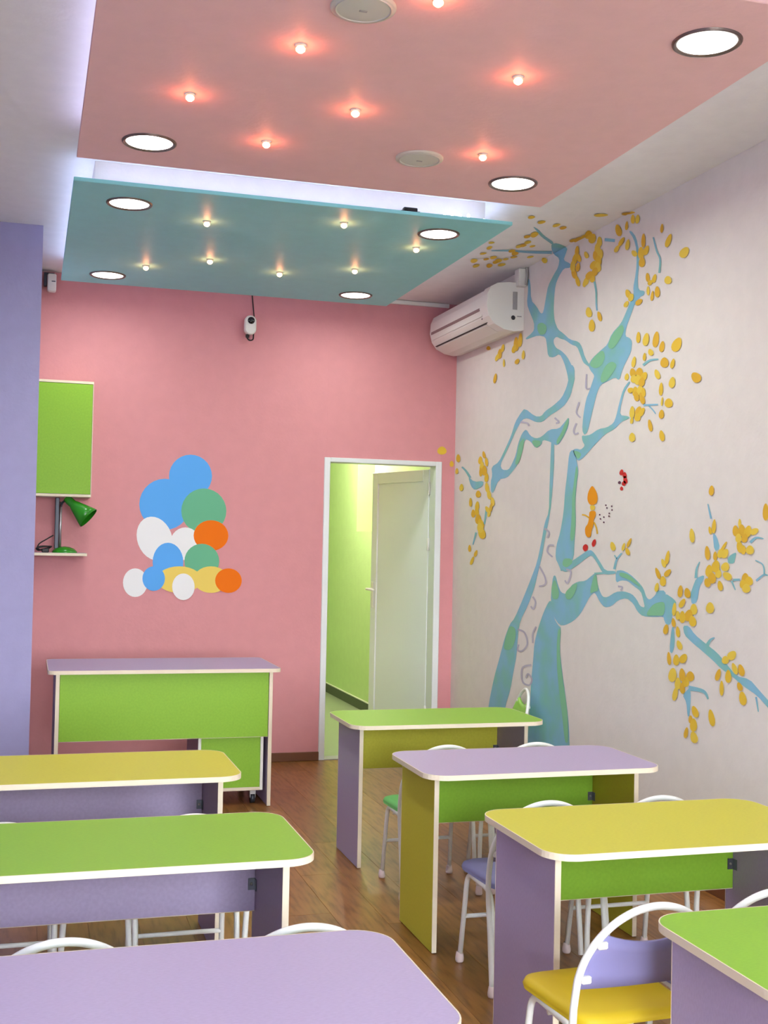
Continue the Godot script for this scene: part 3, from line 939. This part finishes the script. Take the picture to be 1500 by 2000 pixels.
	for s in [[780,800], [795,840], [865,815], [870,870], [690,940], [700,1000], [750,975], [825,960], [750,1050], [830,920]]:
		leaf(1080 + s[0] / 7.5, 880 + s[1] / 7.5, 1.6, 1.6, 0, f, 0.002, "mural_dark", "dot")
	var bf := thing("painted_butterfly", "small red painted butterfly beside the tree trunk", "mural", Vector3.ZERO)
	for s in [[1010,320,6,4,10], [1055,360,6,4,0], [1065,430,8,4,-10], [1045,480,5,4,20], [1010,555,4,3,0]]:
		leaf(1080 + s[0] / 7.5, 880 + s[1] / 7.5, s[2], s[3], s[4], bf, 0.0022, "mural_red", "wing")
	leaf(1080 + 980 / 7.5, 880 + 468 / 7.5, 3, 3, 0, bf, 0.0022, "mural_dark", "wing")
	# plain colour patches stand in for the painting on the pink wall
	var b := thing("colour_patch_mural", "painted cluster of blue, white, green, yellow and orange patches on pink wall", "mural", Vector3.ZERO)
	var blobs := [
		[372,930,42,42,0,"blob_blue"], [322,985,50,50,0,"blob_blue"], [398,998,44,44,0,"blob_green"], [302,1052,34,44,70,"blob_white"], [362,1062,32,30,0,"blob_white"], [412,1046,30,34,0,"blob_orange"],
		[328,1098,38,30,0,"blob_blue"], [394,1096,34,34,0,"blob_green"], [350,1132,26,44,0,"blob_yellow"], [412,1132,26,34,0,"blob_yellow"], [446,1134,24,26,0,"blob_orange"], [264,1138,28,24,0,"blob_white"], [358,1146,26,22,0,"blob_white"], [300,1130,24,22,0,"blob_blue"]]
	k = 0
	for s in blobs:
		var px := []
		for i in 28:
			var a := TAU * i / 28
			px.append(Vector2(s[0], s[1]) + Vector2(s[3] * cos(a), s[2] * sin(a)).rotated(deg_to_rad(s[4])))
		daub("paint_patch", px, s[5], b, 0.0012 + 0.0003 * k, "back")
		k += 1

# ------------------------------------------------------------------ things on the back wall
func _back_wall_things() -> void:
	# wall cabinet and shelf
	var zf := ZB + 0.26
	var a := on_z(70, 748, zf)
	var b := on_z(178, 966, zf)
	var x0 := 0.036
	var x1 := b.x
	var yt := on_z(130, 743, zf).y
	var yb := on_z(130, 970, zf).y
	var t := thing("wall_cabinet", "lime green wall cabinet with cream edges beside the lavender pier", "cabinet", Vector3(0, 0, 0))
	var st := begin()
	box(st, Vector3(x0, yb + 0.016, ZB), Vector3(x1 - 0.004, yt - 0.016, zf - 0.018), 0.001)
	part("body", st, "lilac", t)
	st = begin()
	box(st, Vector3(x0, yb + 0.018, zf - 0.017), Vector3(x1 - 0.006, yt - 0.018, zf), 0.001)
	part("door", st, "green", t)
	for y in [yb, yt - 0.016]:
		st = begin()
		box(st, Vector3(x0, y, ZB), Vector3(x1, y + 0.016, zf + 0.002), 0.001)
		part("cap_board", st, "edge", t)
	st = begin()
	box(st, Vector3(x1 - 0.005, yb + 0.016, zf - 0.016), Vector3(x1, yt - 0.016, zf + 0.001), 0.001)
	part("edge_strip", st, "edge", t)
	var ys := on_z(120, 1080, zf).y
	var xs := on_z(170, 1084, zf).x
	var sh := thing("wall_shelf", "cream edged wall shelf under the green cabinet", "shelf", Vector3(0, 0, 0))
	st = begin()
	box(st, Vector3(x0, ys - 0.018, ZB), Vector3(xs, ys, zf - 0.002), 0.001)
	part("shelf_board", st, "lilac", sh)
	st = begin()
	box(st, Vector3(x0, ys - 0.018, zf - 0.002), Vector3(xs, ys, zf), 0.0005)
	part("edge_strip", st, "edge", sh)
	# desk lamp
	var lz := ZB + 0.14
	var lp := thing("desk_lamp", "green desk lamp standing on the wall shelf", "lamp", Vector3(on_z(126, 1078, lz).x, ys, lz))
	st = begin(true)
	lathe(st, [Vector2(0.001, 0.0005), Vector2(0.078, 0.0005), Vector2(0.078, 0.008), Vector2(0.06, 0.026), Vector2(0.03, 0.038), Vector2(0.001, 0.041)], 28)
	part("base", st, "lamp_green", lp)
	var px := on_z(112, 1000, lz).x - lp.position.x
	st = begin()
	box(st, Vector3(px - 0.014, 0.025, -0.012), Vector3(px + 0.012, yb - ys - 0.004, 0.012), 0.003)
	part("post", st, "dark_metal", lp)
	st = begin(true)
	tube(st, [Vector3(px + 0.021, 0.03, 0.004), Vector3(px + 0.021, yb - ys - 0.03, 0.004)], 0.008)
	part("rod", st, "steel", lp)
	var s0 := on_z(131, 974, lz + 0.06) - lp.position
	var s1 := on_z(173, 1012, lz + 0.10) - lp.position
	st = begin(true)
	tube(st, [Vector3(px + 0.021, yb - ys - 0.06, 0.004), Vector3(px + 0.03, yb - ys - 0.035, 0.03), s0], 0.007)
	part("elbow", st, "dark_metal", lp)
	var ax := (s1 - s0).normalized()
	var side := ax.cross(Vector3(0, 0, 1)).normalized()
	var xf := Transform3D(Basis(side, ax, side.cross(ax)), s0)
	var ln := s0.distance_to(s1)
	st = begin(true)
	lathe(st, [Vector2(0.001, -0.012), Vector2(0.022, -0.008), Vector2(0.027, 0.02), Vector2(0.026, 0.05), Vector2(0.036, 0.07), Vector2(0.06, ln * 0.75), Vector2(0.074, ln), Vector2(0.070, ln), Vector2(0.03, 0.07), Vector2(0.001, 0.05)], 26, xf, 0.05)
	part("shade", st, "lamp_green", lp)
	var cd := thing("lamp_cord", "tangled black cord lying on the wall shelf", "cord", Vector3(0.036, ys, ZB + 0.16))
	st = begin(true)
	var pts := []
	for i in 34:
		var q := i / 33.0
		pts.append(Vector3(0.058 + 0.05 * sin(q * 17.0) * (0.7 + 0.3 * q), 0.012 + 0.028 * absf(sin(q * 9.0)) , 0.04 * cos(q * 13.0)))
	tube(st, arc(pts, 3), 0.0045, 7)
	part("cord_coil", st, "black", cd)
	st = begin(true)
	tube(st, arc([Vector3(0.015, 0.02, 0.0), Vector3(0.03, 0.055, 0.0), Vector3(0.075, 0.085, -0.01), Vector3(0.115, 0.11, -0.02)], 5), 0.004, 7)
	part("cord_loop", st, "black", cd)
	st = begin()
	box(st, Vector3(0.045, 0.0, 0.03), Vector3(0.09, 0.026, 0.06), 0.005)
	part("plug", st, "black", cd)
	# small camera with cable
	var c0 := on_z(488, 636, ZB + 0.04)
	var cm := thing("wall_camera", "small white camera with a black lens on the pink wall", "camera", Vector3(c0.x, c0.y, ZB))
	st = begin()
	board(st, Vector3(0.078, 0.05, 0.128), Vector3.ZERO, 0.036, 0.007, 8, Transform3D(Basis(Vector3.RIGHT, PI / 2), Vector3(0, 0, 0.05)))
	part("case", st, "white_plastic", cm)
	st = begin(true)
	lathe(st, [Vector2(0.0001, 0.010), Vector2(0.012, 0.009), Vector2(0.022, 0.004), Vector2(0.024, 0.0)], 24, Transform3D(Basis(Vector3.RIGHT, PI / 2), Vector3(0.003, 0.030, 0.075)))
	part("lens", st, "gloss_black", cm)
	st = begin(true)
	tube(st, [Vector3(0, -0.02, 0.0), Vector3(0, -0.02, 0.026)], 0.014)
	part("wall_mount", st, "grey_plastic", cm)
	st = begin(true)
	tube(st, arc([Vector3(-0.015, -0.06, 0.05), Vector3(-0.018, -0.085, 0.05), Vector3(0.0, -0.10, 0.045), Vector3(0.024, -0.09, 0.035), Vector3(0.03, -0.05, 0.02), Vector3(0.036, 0.05, 0.008)], 5), 0.005, 8)
	part("cable", st, "dark_slot", cm)
	st = begin()
	box(st, Vector3(-0.028, -0.085, 0.04), Vector3(-0.004, -0.062, 0.058), 0.003)
	part("plug", st, "black", cm)
	st = begin(true)
	var tp := on_z(491, 560, ZB + 0.01)
	tube(st, arc([Vector3(0.036, 0.05, 0.008), Vector3(0.030, 0.10, 0.008), Vector3(tp.x - c0.x, tp.y - c0.y, 0.008), Vector3(tp.x - c0.x, H - c0.y, 0.008)], 5), 0.004, 8)
	part("cable", st, "dark_slot", cm)
	# little sensor at the top by the pier
	var p0 := on_z(97, 549, ZB + 0.06)
	var sn := thing("wall_sensor", "small white sensor on a dark bracket beside the lavender pier", "sensor", Vector3(p0.x, p0.y, ZB))
	st = begin()
	board(st, Vector3(0.055, 0.055, 0.115), Vector3.ZERO, 0.012, 0.006, 4, Transform3D(Basis(Vector3.RIGHT, PI / 2), Vector3(0.014, -0.012, 0.06)))
	part("case", st, "white_plastic", sn)
	st = begin()
	box(st, Vector3(-0.036, -0.035, 0.03), Vector3(-0.016, 0.05, 0.075), 0.003)
	box(st, Vector3(-0.036, 0.046, 0.03), Vector3(0.03, 0.052, 0.075), 0.001)
	part("bracket", st, "dark_metal", sn)
	st = begin()
	box(st, Vector3(0.012, -0.008, 0.085), Vector3(0.036, -0.002, 0.089), 0.001)
	part("slot", st, "dark_metal", sn)
	st = begin()
	box(st, Vector3(-0.01, -0.03, 0.0), Vector3(0.02, 0.0, 0.034), 0.002)
	part("wall_mount", st, "grey_plastic", sn)
	# cable duct from the blue panel to the air conditioner
	var du := thing("cable_duct", "thin white cable duct along the top of the pink wall", "duct", Vector3.ZERO)
	st = begin()
	box(st, Vector3(2.2, H - 0.03, ZB), Vector3(2.83, H - 0.003, ZB + 0.022), 0.002)
	part("channel", st, "white_plastic", du)

# ------------------------------------------------------------------ air conditioner
func _air_conditioner() -> void:
	var z0 := -7.90
	var z1 := -6.80
	var t := thing("air_conditioner", "white split air conditioner high on the painted side wall", "air conditioner", Vector3(XR, 0, 0))
	# profile: (distance from the wall as -x, height)
	var prof := PackedVector2Array([Vector2(0, 2.835), Vector2(-0.06, 2.825), Vector2(-0.13, 2.835), Vector2(-0.19, 2.865), Vector2(-0.225, 2.91), Vector2(-0.24, 2.97), Vector2(-0.235, 3.04), Vector2(-0.215, 3.085), Vector2(-0.17, 3.11), Vector2(-0.10, 3.118), Vector2(0, 3.12)])
	var st := begin(false)
	extrude(st, prof, z0, z1 - 0.10)
	part("body", st, "white_plastic", t)
	var cap := PackedVector2Array()
	for p in prof:
		cap.append(Vector2(p.x * 1.03, 2.97 + (p.y - 2.97) * 1.03))
	st = begin(false)
	extrude(st, cap, z1 - 0.10, z1)
	var cp := part("end_cover", st, "white_plastic", t)
	st = begin()
	box(st, Vector3(-0.075, 2.955, z1), Vector3(-0.045, 3.065, z1 + 0.002), 0.0005)
	part("side_recess", st, "grey_plastic", cp)
	st = begin(true)
	lathe(st, [Vector2(0.0001, 0.004), Vector2(0.012, 0.003), Vector2(0.014, 0.0)], 18, Transform3D(Basis(Vector3.RIGHT, PI / 2), Vector3(-0.07, 2.905, z1)))
	part("side_button", st, "dark_metal", cp)
	st = begin()
	box(st, Vector3(-0.045, 2.912, z1), Vector3(-0.015, 2.918, z1 + 0.0015), 0.0005)
	part("side_mark", st, "grey_plastic", cp)
	# front grooves: a broad mid groove and the dark air outlet below
	st = begin()
	box(st, Vector3(-0.2415, 2.958, z0 + 0.03), Vector3(-0.235, 2.976, z1 - 0.14), 0.0005)
	part("front_groove", st, "slot_brown", t)
	st = begin()
	board(st, Vector3(0.016, 0.004, z1 - z0 - 0.12), Vector3(-0.203, 2.878, (z0 + z1) / 2 - 0.02), 0.001, 0.0005, 1, Transform3D.IDENTITY)
	part("air_outlet", st, "dark_slot", t)
	st = begin()
	board(st, Vector3(0.085, 0.005, z1 - z0 - 0.16), Vector3.ZERO, 0.001, 0.0005, 1, Transform3D(Basis(Vector3(0, 0, 1), -0.42), Vector3(-0.163, 2.849, (z0 + z1) / 2 - 0.03)))
	part("flap", st, "white_plastic", t)
	st = begin()
	board(st, Vector3(0.004, 0.03, z1 - z0 - 0.14), Vector3(-0.232, 2.935, (z0 + z1) / 2 - 0.04), 0.001, 0.0005)
	part("front_strip", st, "white_plastic", t)
	st = begin(true)
	for yy in [2.925, 2.905]:
		lathe(st, [Vector2(0.0001, 0.003), Vector2(0.005, 0.002), Vector2(0.006, 0.0)], 10, Transform3D(Basis(Vector3(0, 0, 1), PI / 2), Vector3(-0.229, yy, z1 - 0.12)))
	part("indicator", st, "dark_metal", t)
	var du := thing("pipe_cover", "short white pipe cover above the air conditioner", "duct", Vector3(XR, 0, 0))
	st = begin()
	box(st, Vector3(-0.055, 3.095, z1 - 0.03), Vector3(0, H - 0.005, z1 + 0.045), 0.006)
	part("cover", st, "white_plastic", du)
	st = begin(true)
	tube(st, arc([Vector3(-0.012, 3.10, z1 + 0.055), Vector3(-0.012, 3.15, z1 + 0.07), Vector3(-0.012, H - 0.005, z1 + 0.06)], 4), 0.008, 8)
	part("cable", st, "grey_plastic", du)

# ------------------------------------------------------------------ furniture
func desk(called: String, label: String, x0: float, x1: float, zn: float, zb: float, top: String, leg: String, mod: String) -> Node3D:
	var hgt := 0.668
	var th := 0.018
	var c := Vector3((x0 + x1) / 2, 0, (zn + zb) / 2)
	var t := thing(called, label, "desk", c, 0.0, "children's two-seat desks")
	var w := x1 - x0
	var d := zn - zb
	var st := begin()
	board(st, Vector3(w, th, d), Vector3(0, hgt - th / 2, 0), 0.085, 0.0012, 9)
	var tp := part("tabletop", st, top, t)
	st = begin()
	band(st, Vector3(w, th, d), Vector3(0, hgt - th / 2, 0), 0.085, 9)
	part("edge_band", st, "edge", tp)
	var ln := zn - 0.105 - c.z
	var lb := zb + 0.02 - c.z
	for s in [-1, 1]:
		var xo: float = s * (w / 2 - 0.058)
		st = begin()
		box(st, Vector3(minf(xo, xo - s * th), 0.003, lb), Vector3(maxf(xo, xo - s * th), hgt - th, ln - 0.0015), 0.0008)
		var lg := part("leg_panel", st, leg, t)
		st = begin()
		box(st, Vector3(minf(xo, xo - s * th) - 0.0004, 0.003, ln - 0.0015), Vector3(maxf(xo, xo - s * th) + 0.0004, hgt - th, ln + 0.001), 0.0006)
		part("edge_band", st, "edge", lg)
		st = begin()
		box(st, Vector3(minf(xo, xo - s * th) - 0.0004, 0.003, lb - 0.0015), Vector3(maxf(xo, xo - s * th) + 0.0004, hgt - th, lb), 0.0006)
		part("edge_band", st, "edge", lg)
	var xm := w / 2 - 0.058 - th - 0.001
	var zm := lb + 0.045
	st = begin()
	box(st, Vector3(-xm, 0.39, zm - th), Vector3(xm, hgt - th - 0.001, zm), 0.0008)
	var md := part("modesty_panel", st, mod, t)
	st = begin()
	box(st, Vector3(-xm, 0.388, zm - th), Vector3(xm, 0.39, zm), 0.0005)
	part("edge_band", st, "edge", md)
	for s in [-1, 1]:
		st = begin()
		box(st, Vector3(minf(s * xm, s * (xm - 0.022)), 0.452, zm), Vector3(maxf(s * xm, s * (xm - 0.022)), 0.487, zm + 0.003), 0.0008)
		box(st, Vector3(minf(s * xm, s * (xm - 0.003)), 0.452, zm), Vector3(maxf(s * xm, s * (xm - 0.003)), 0.487, zm + 0.024), 0.0008)
		var br := part("bracket", st, "bracket_metal", t)
		st = begin(true)
		lathe(st, [Vector2(0.0001, 0.004), Vector2(0.004, 0.003), Vector2(0.005, 0.0)], 10, Transform3D(Basis(Vector3.RIGHT, PI / 2), Vector3(s * (xm - 0.012), 0.470, zm + 0.003)))
		part("screw", st, "steel", br)
	return t

# a child's tubular chair: origin between the feet, sitter faces -z
func chair(label: String, at: Vector3, turn: float, seat: String, back: String, group: String) -> Node3D:
	var t := thing("child_chair", label, "chair", at, turn, group)
	var R := 0.0095
	var zr := 0.16
	var zf := -0.16
	# back hoop: both rear legs and the arch in one tube
	var pts := [Vector3(-0.172, 0.008, zr + 0.012), Vector3(-0.178, 0.20, zr), Vector3(-0.186, 0.36, zr - 0.004)]
	for i in 19:
		var a := PI - PI * i / 18.0
		pts.append(Vector3(0.186 * cos(a), 0.455 + 0.19 * sin(a), zr + 0.012 + 0.05 * sin(a)))
	pts.append_array([Vector3(0.186, 0.36, zr - 0.004), Vector3(0.178, 0.20, zr), Vector3(0.172, 0.008, zr + 0.012)])
	var st := begin(true)
	tube(st, arc(pts, 3), R, 10)
	part("back_hoop", st, "white_tube", t)
	# side frames: front leg, rail under the seat, down alongside the rear leg
	for s in [-1, 1]:
		st = begin(true)
		tube(st, round_corner([Vector3(s * 0.160, 0.008, zf - 0.012), Vector3(s * 0.152, 0.332, zf + 0.035), Vector3(s * 0.160, 0.332, zr - 0.045), Vector3(s * 0.158, 0.11, zr - 0.004)], 0.05, 7), R, 10)
		part("side_frame", st, "white_tube", t)
	st = begin(true)
	tube(st, [Vector3(-0.157, 0.17, zf + 0.012), Vector3(0.157, 0.17, zf + 0.012)], 0.008, 10)
	part("stretcher", st, "white_tube", t)
	st = begin(true)
	tube(st, [Vector3(-0.160, 0.322, -0.02), Vector3(0.160, 0.322, -0.02)], 0.008, 10)
	part("cross_rail", st, "white_tube", t)
	for f in [Vector3(-0.160, 0, zf - 0.012), Vector3(0.160, 0, zf - 0.012), Vector3(-0.172, 0, zr + 0.012), Vector3(0.172, 0, zr + 0.012)]:
		st = begin(true)
		lathe(st, [Vector2(0.0001, 0.0002), Vector2(0.013, 0.0005), Vector2(0.0155, 0.006), Vector2(0.0155, 0.016), Vector2(0.0125, 0.036), Vector2(0.0105, 0.038)], 14, Transform3D(Basis(), f), 0.018)
		part("foot_cap", st, "foot_cap", t)
	# padded seat
	st = begin(true)
	var rings := []
	for q in [[0.0, 0.342, 0.94], [0.3, 0.341, 1.0], [0.6, 0.352, 1.015], [0.8, 0.364, 0.985], [1.0, 0.370, 0.90], [1.0, 0.374, 0.5]]:
		var ring := []
		for p in rrect(0.345 * q[2], 0.325 * q[2], 0.055 * q[2], 6):
			var taper: float = 1.0 - 0.10 * (p.y + 0.16) / 0.32
			ring.append(Vector3(p.x * taper, q[1], p.y - 0.015))
		rings.append(ring)
	var cen := Vector3(0, 0.355, -0.015)
	for j in rings.size() - 1:
		for i in rings[j].size():
			var k: int = (i + 1) % rings[j].size()
			quad(st, rings[j][i], rings[j][k], rings[j + 1][k], rings[j + 1][i], cen)
	for j in [0, rings.size() - 1]:
		for i in range(1, rings[j].size() - 1):
			tri(st, rings[j][0], rings[j][i], rings[j][i + 1], cen)
	part("seat", st, seat, t)
	# backrest panel, bent to the hoop
	st = begin(true)
	var front := []
	var n := 14
	for i in n + 1:
		var u := -1.0 + 2.0 * i / n
		var xt := 0.176 * u
		var rim := 0.455 + 0.19 * sqrt(maxf(0.0, 1.0 - pow(xt / 0.186, 2)))
		var yt := minf(rim - 0.006, 0.585 - 0.028 * (1.0 - pow(absf(u) / 0.75, 2)) if absf(u) < 0.75 else 0.585)
		yt = maxf(yt, 0.47)
		var col := []
		for j in 5:
			var y := lerpf(0.448, yt, j / 4.0)
			var bend := 0.012 * (1.0 - u * u)
			var lean := 0.012 + 0.05 * clampf((y - 0.455) / 0.19, 0, 1)
			col.append(Vector3(xt, y, zr + lean + bend))
		front.append(col)
	var th := Vector3(0, 0, -0.012)
	for i in n:
		for j in 4:
			var a: Vector3 = front[i][j]; var b: Vector3 = front[i + 1][j]; var c: Vector3 = front[i + 1][j + 1]; var d: Vector3 = front[i][j + 1]
			var m := (a + c) / 2 + th / 2
			quad(st, a, b, c, d, m)
			quad(st, a + th, b + th, c + th, d + th, m)
		for j in [0, 4]:
			var a2: Vector3 = front[i][j]; var b2: Vector3 = front[i + 1][j]
			quad(st, a2, b2, b2 + th, a2 + th, Vector3(a2.x, 0.52, a2.z))
	for i in [0, n]:
		for j in 4:
			quad(st, front[i][j], front[i][j + 1], front[i][j + 1] + th, front[i][j] + th, Vector3(0, 0.5, zr))
	part("backrest", st, back, t)
	for s in [-1, 1]:
		for y in [0.475, 0.560]:
			var xr := 0.186 * sqrt(maxf(0.0, 1.0 - pow((y - 0.455) / 0.19, 2)))
			st = begin()
			box(st, Vector3(s * (xr - 0.016) - 0.013, y - 0.009, zr + 0.004 + 0.05 * (y - 0.455) / 0.19), Vector3(s * (xr - 0.016) + 0.013, y + 0.009, zr + 0.028 + 0.05 * (y - 0.455) / 0.19), 0.003)
			part("clip", st, "white_plastic", t)
	return t

func _furniture() -> void:
	# right hand row, from the doorway to the camera
	desk("classroom_desk", "green topped desk with mauve legs and yellow front panel by the doorway", 1.43, 2.385, -5.215, -5.725, "green", "lilac", "yellow")
	desk("classroom_desk", "lilac topped desk with yellow legs and green front panel", 1.395, 2.345, -4.055, -4.575, "lilac", "yellow", "green")
	desk("classroom_desk", "yellow topped desk with lilac legs and green front panel", 1.37, 2.325, -2.955, -3.515, "yellow", "lilac", "green")
	desk("classroom_desk", "green topped desk with lilac legs behind the yellow seated chair", 1.362, 2.315, -1.895, -2.438, "green", "lilac", "yellow")
	# left hand row
	desk("classroom_desk", "yellow topped desk with lilac front panel before the teacher's desk", -0.20, 0.752, -4.185, -4.735, "yellow", "lilac", "lilac")
	desk("classroom_desk", "green topped desk with lilac front panel between yellow and lilac desks", -0.20, 0.757, -3.07, -3.628, "green", "lilac", "lilac")
	desk("classroom_desk", "lilac topped desk in the pier side row, next to the green one", -0.20, 0.755, -1.93, -2.49, "lilac", "yellow", "green")
	var g := "children's tubular chairs"
	chair("white tube chair with green seat at the green topped desk by the doorway", Vector3(1.718, 0, -4.985), 0.0, "seat_green", "back_green", g)
	chair("white tube chair by the tree side at the green desk near the doorway", Vector3(2.125, 0, -4.985), 0.0, "seat_lilac", "back_lilac", g)
	chair("white tube chair with lilac seat tucked at the lilac topped desk", Vector3(1.685, 0, -3.888), 0.0, "seat_lilac", "back_lilac", g)
	chair("white tube chair at the lilac desk, on the side by the painted tree", Vector3(2.105, 0, -3.888), 0.0, "seat_yellow", "back_lilac", g)
	chair("white tube chair with yellow seat and lilac backrest", Vector3(1.452, 0, -2.785), deg_to_rad(3.0), "seat_yellow", "back_lilac", g)
	chair("white tube chair with green backrest at the yellow topped desk", Vector3(1.835, 0, -2.83), 0.0, "seat_lilac", "back_green", g)
	chair("white tube chair at the yellow desk before the teacher, aisle side", Vector3(0.510, 0, -3.93), 0.0, "seat_green", "back_lilac", g)
	chair("white tube chair at the yellow desk before the teacher, pier side", Vector3(-0.052, 0, -3.93), 0.0, "seat_yellow", "back_green", g)
	chair("white tube chair at the green desk with lilac front panel, aisle side", Vector3(0.615, 0, -2.82), 0.0, "seat_lilac", "back_green", g)
	chair("white tube chair at the green desk with lilac front panel, pier side", Vector3(0.094, 0, -2.84), 0.0, "seat_yellow", "back_lilac", g)
	chair("white tube chair with green backrest standing alone against the painted wall", Vector3(2.645, 0, -6.62), deg_to_rad(78.0), "seat_green", "back_green", g)
	_teacher_desk()

func _teacher_desk() -> void:
	var zf := -6.67
	var zb := -7.27
	var t := thing("teacher_desk", "long teacher's desk with lilac top and lime green front", "desk", Vector3(0.755, 0, (zf + zb) / 2))
	var c := t.position
	var st := begin()
	board(st, Vector3(1.27, 0.02, 0.66), Vector3(0, 0.768, 0.005), 0.04, 0.0015, 6)
	var tp := part("tabletop", st, "lilac", t)
	st = begin()
	band(st, Vector3(1.27, 0.02, 0.66), Vector3(0, 0.768, 0.005), 0.04, 6)
	part("edge_band", st, "edge", tp)
	for s in [-1, 1]:
		var x: float = 0.5835 * s
		st = begin()
		box(st, Vector3(x - 0.01, 0.003, zb - c.z), Vector3(x + 0.01, 0.758, zf - c.z - 0.002), 0.001)
		var lg := part("side_panel", st, "lilac", t)
		st = begin()
		box(st, Vector3(x - 0.0105, 0.003, zf - c.z - 0.002), Vector3(x + 0.0105, 0.758, zf - c.z), 0.0006)
		part("edge_band", st, "edge", lg)
	st = begin()
	box(st, Vector3(-0.572, 0.392, zf - c.z - 0.024), Vector3(0.572, 0.757, zf - c.z - 0.006), 0.001)
	var fp := part("front_panel", st, "green", t)
	st = begin()
	box(st, Vector3(-0.572, 0.390, zf - c.z - 0.024), Vector3(0.572, 0.392, zf - c.z - 0.006), 0.0005)
	part("edge_band", st, "edge", fp)
	# rolling drawer unit under the desk
	var p := thing("drawer_pedestal", "lime green drawer unit on castors under the teacher's desk", "cabinet", Vector3(1.125, 0, zf - 0.30))
	st = begin()
	box(st, Vector3(-0.185, 0.085, -0.22), Vector3(0.185, 0.60, 0.248), 0.001)
	part("body", st, "lilac", p)
	st = begin()
	box(st, Vector3(-0.168, 0.103, 0.248), Vector3(0.168, 0.585, 0.258), 0.001)
	part("rear_panel", st, "green", p)
	for q in [[-0.185, -0.168, 0.085, 0.60], [0.168, 0.185, 0.085, 0.60], [-0.168, 0.168, 0.085, 0.103], [-0.168, 0.168, 0.585, 0.60]]:
		st = begin()
		box(st, Vector3(q[0], q[2], 0.248), Vector3(q[1], q[3], 0.262), 0.001)
		part("edge_strip", st, "edge" if q[1] - q[0] > 0.1 else "white_plastic", p)
	for x in [-0.14, 0.14]:
		for z in [-0.17, 0.19]:
			st = begin(true)
			tube(st, [Vector3(x - 0.012, 0.028, z), Vector3(x + 0.012, 0.028, z)], 0.028, 16)
			var cs := part("caster", st, "dark_metal", p)
			st = begin()
			box(st, Vector3(x - 0.018, 0.03, z - 0.014), Vector3(x + 0.018, 0.085, z + 0.014), 0.002)
			part("fork", st, "steel", cs)
	for i in 3:
		st = begin()
		box(st, Vector3(-0.175, 0.10 + i * 0.165, -0.238), Vector3(0.175, 0.258 + i * 0.165, -0.22), 0.001)
		part("drawer_front", st, "green", p)
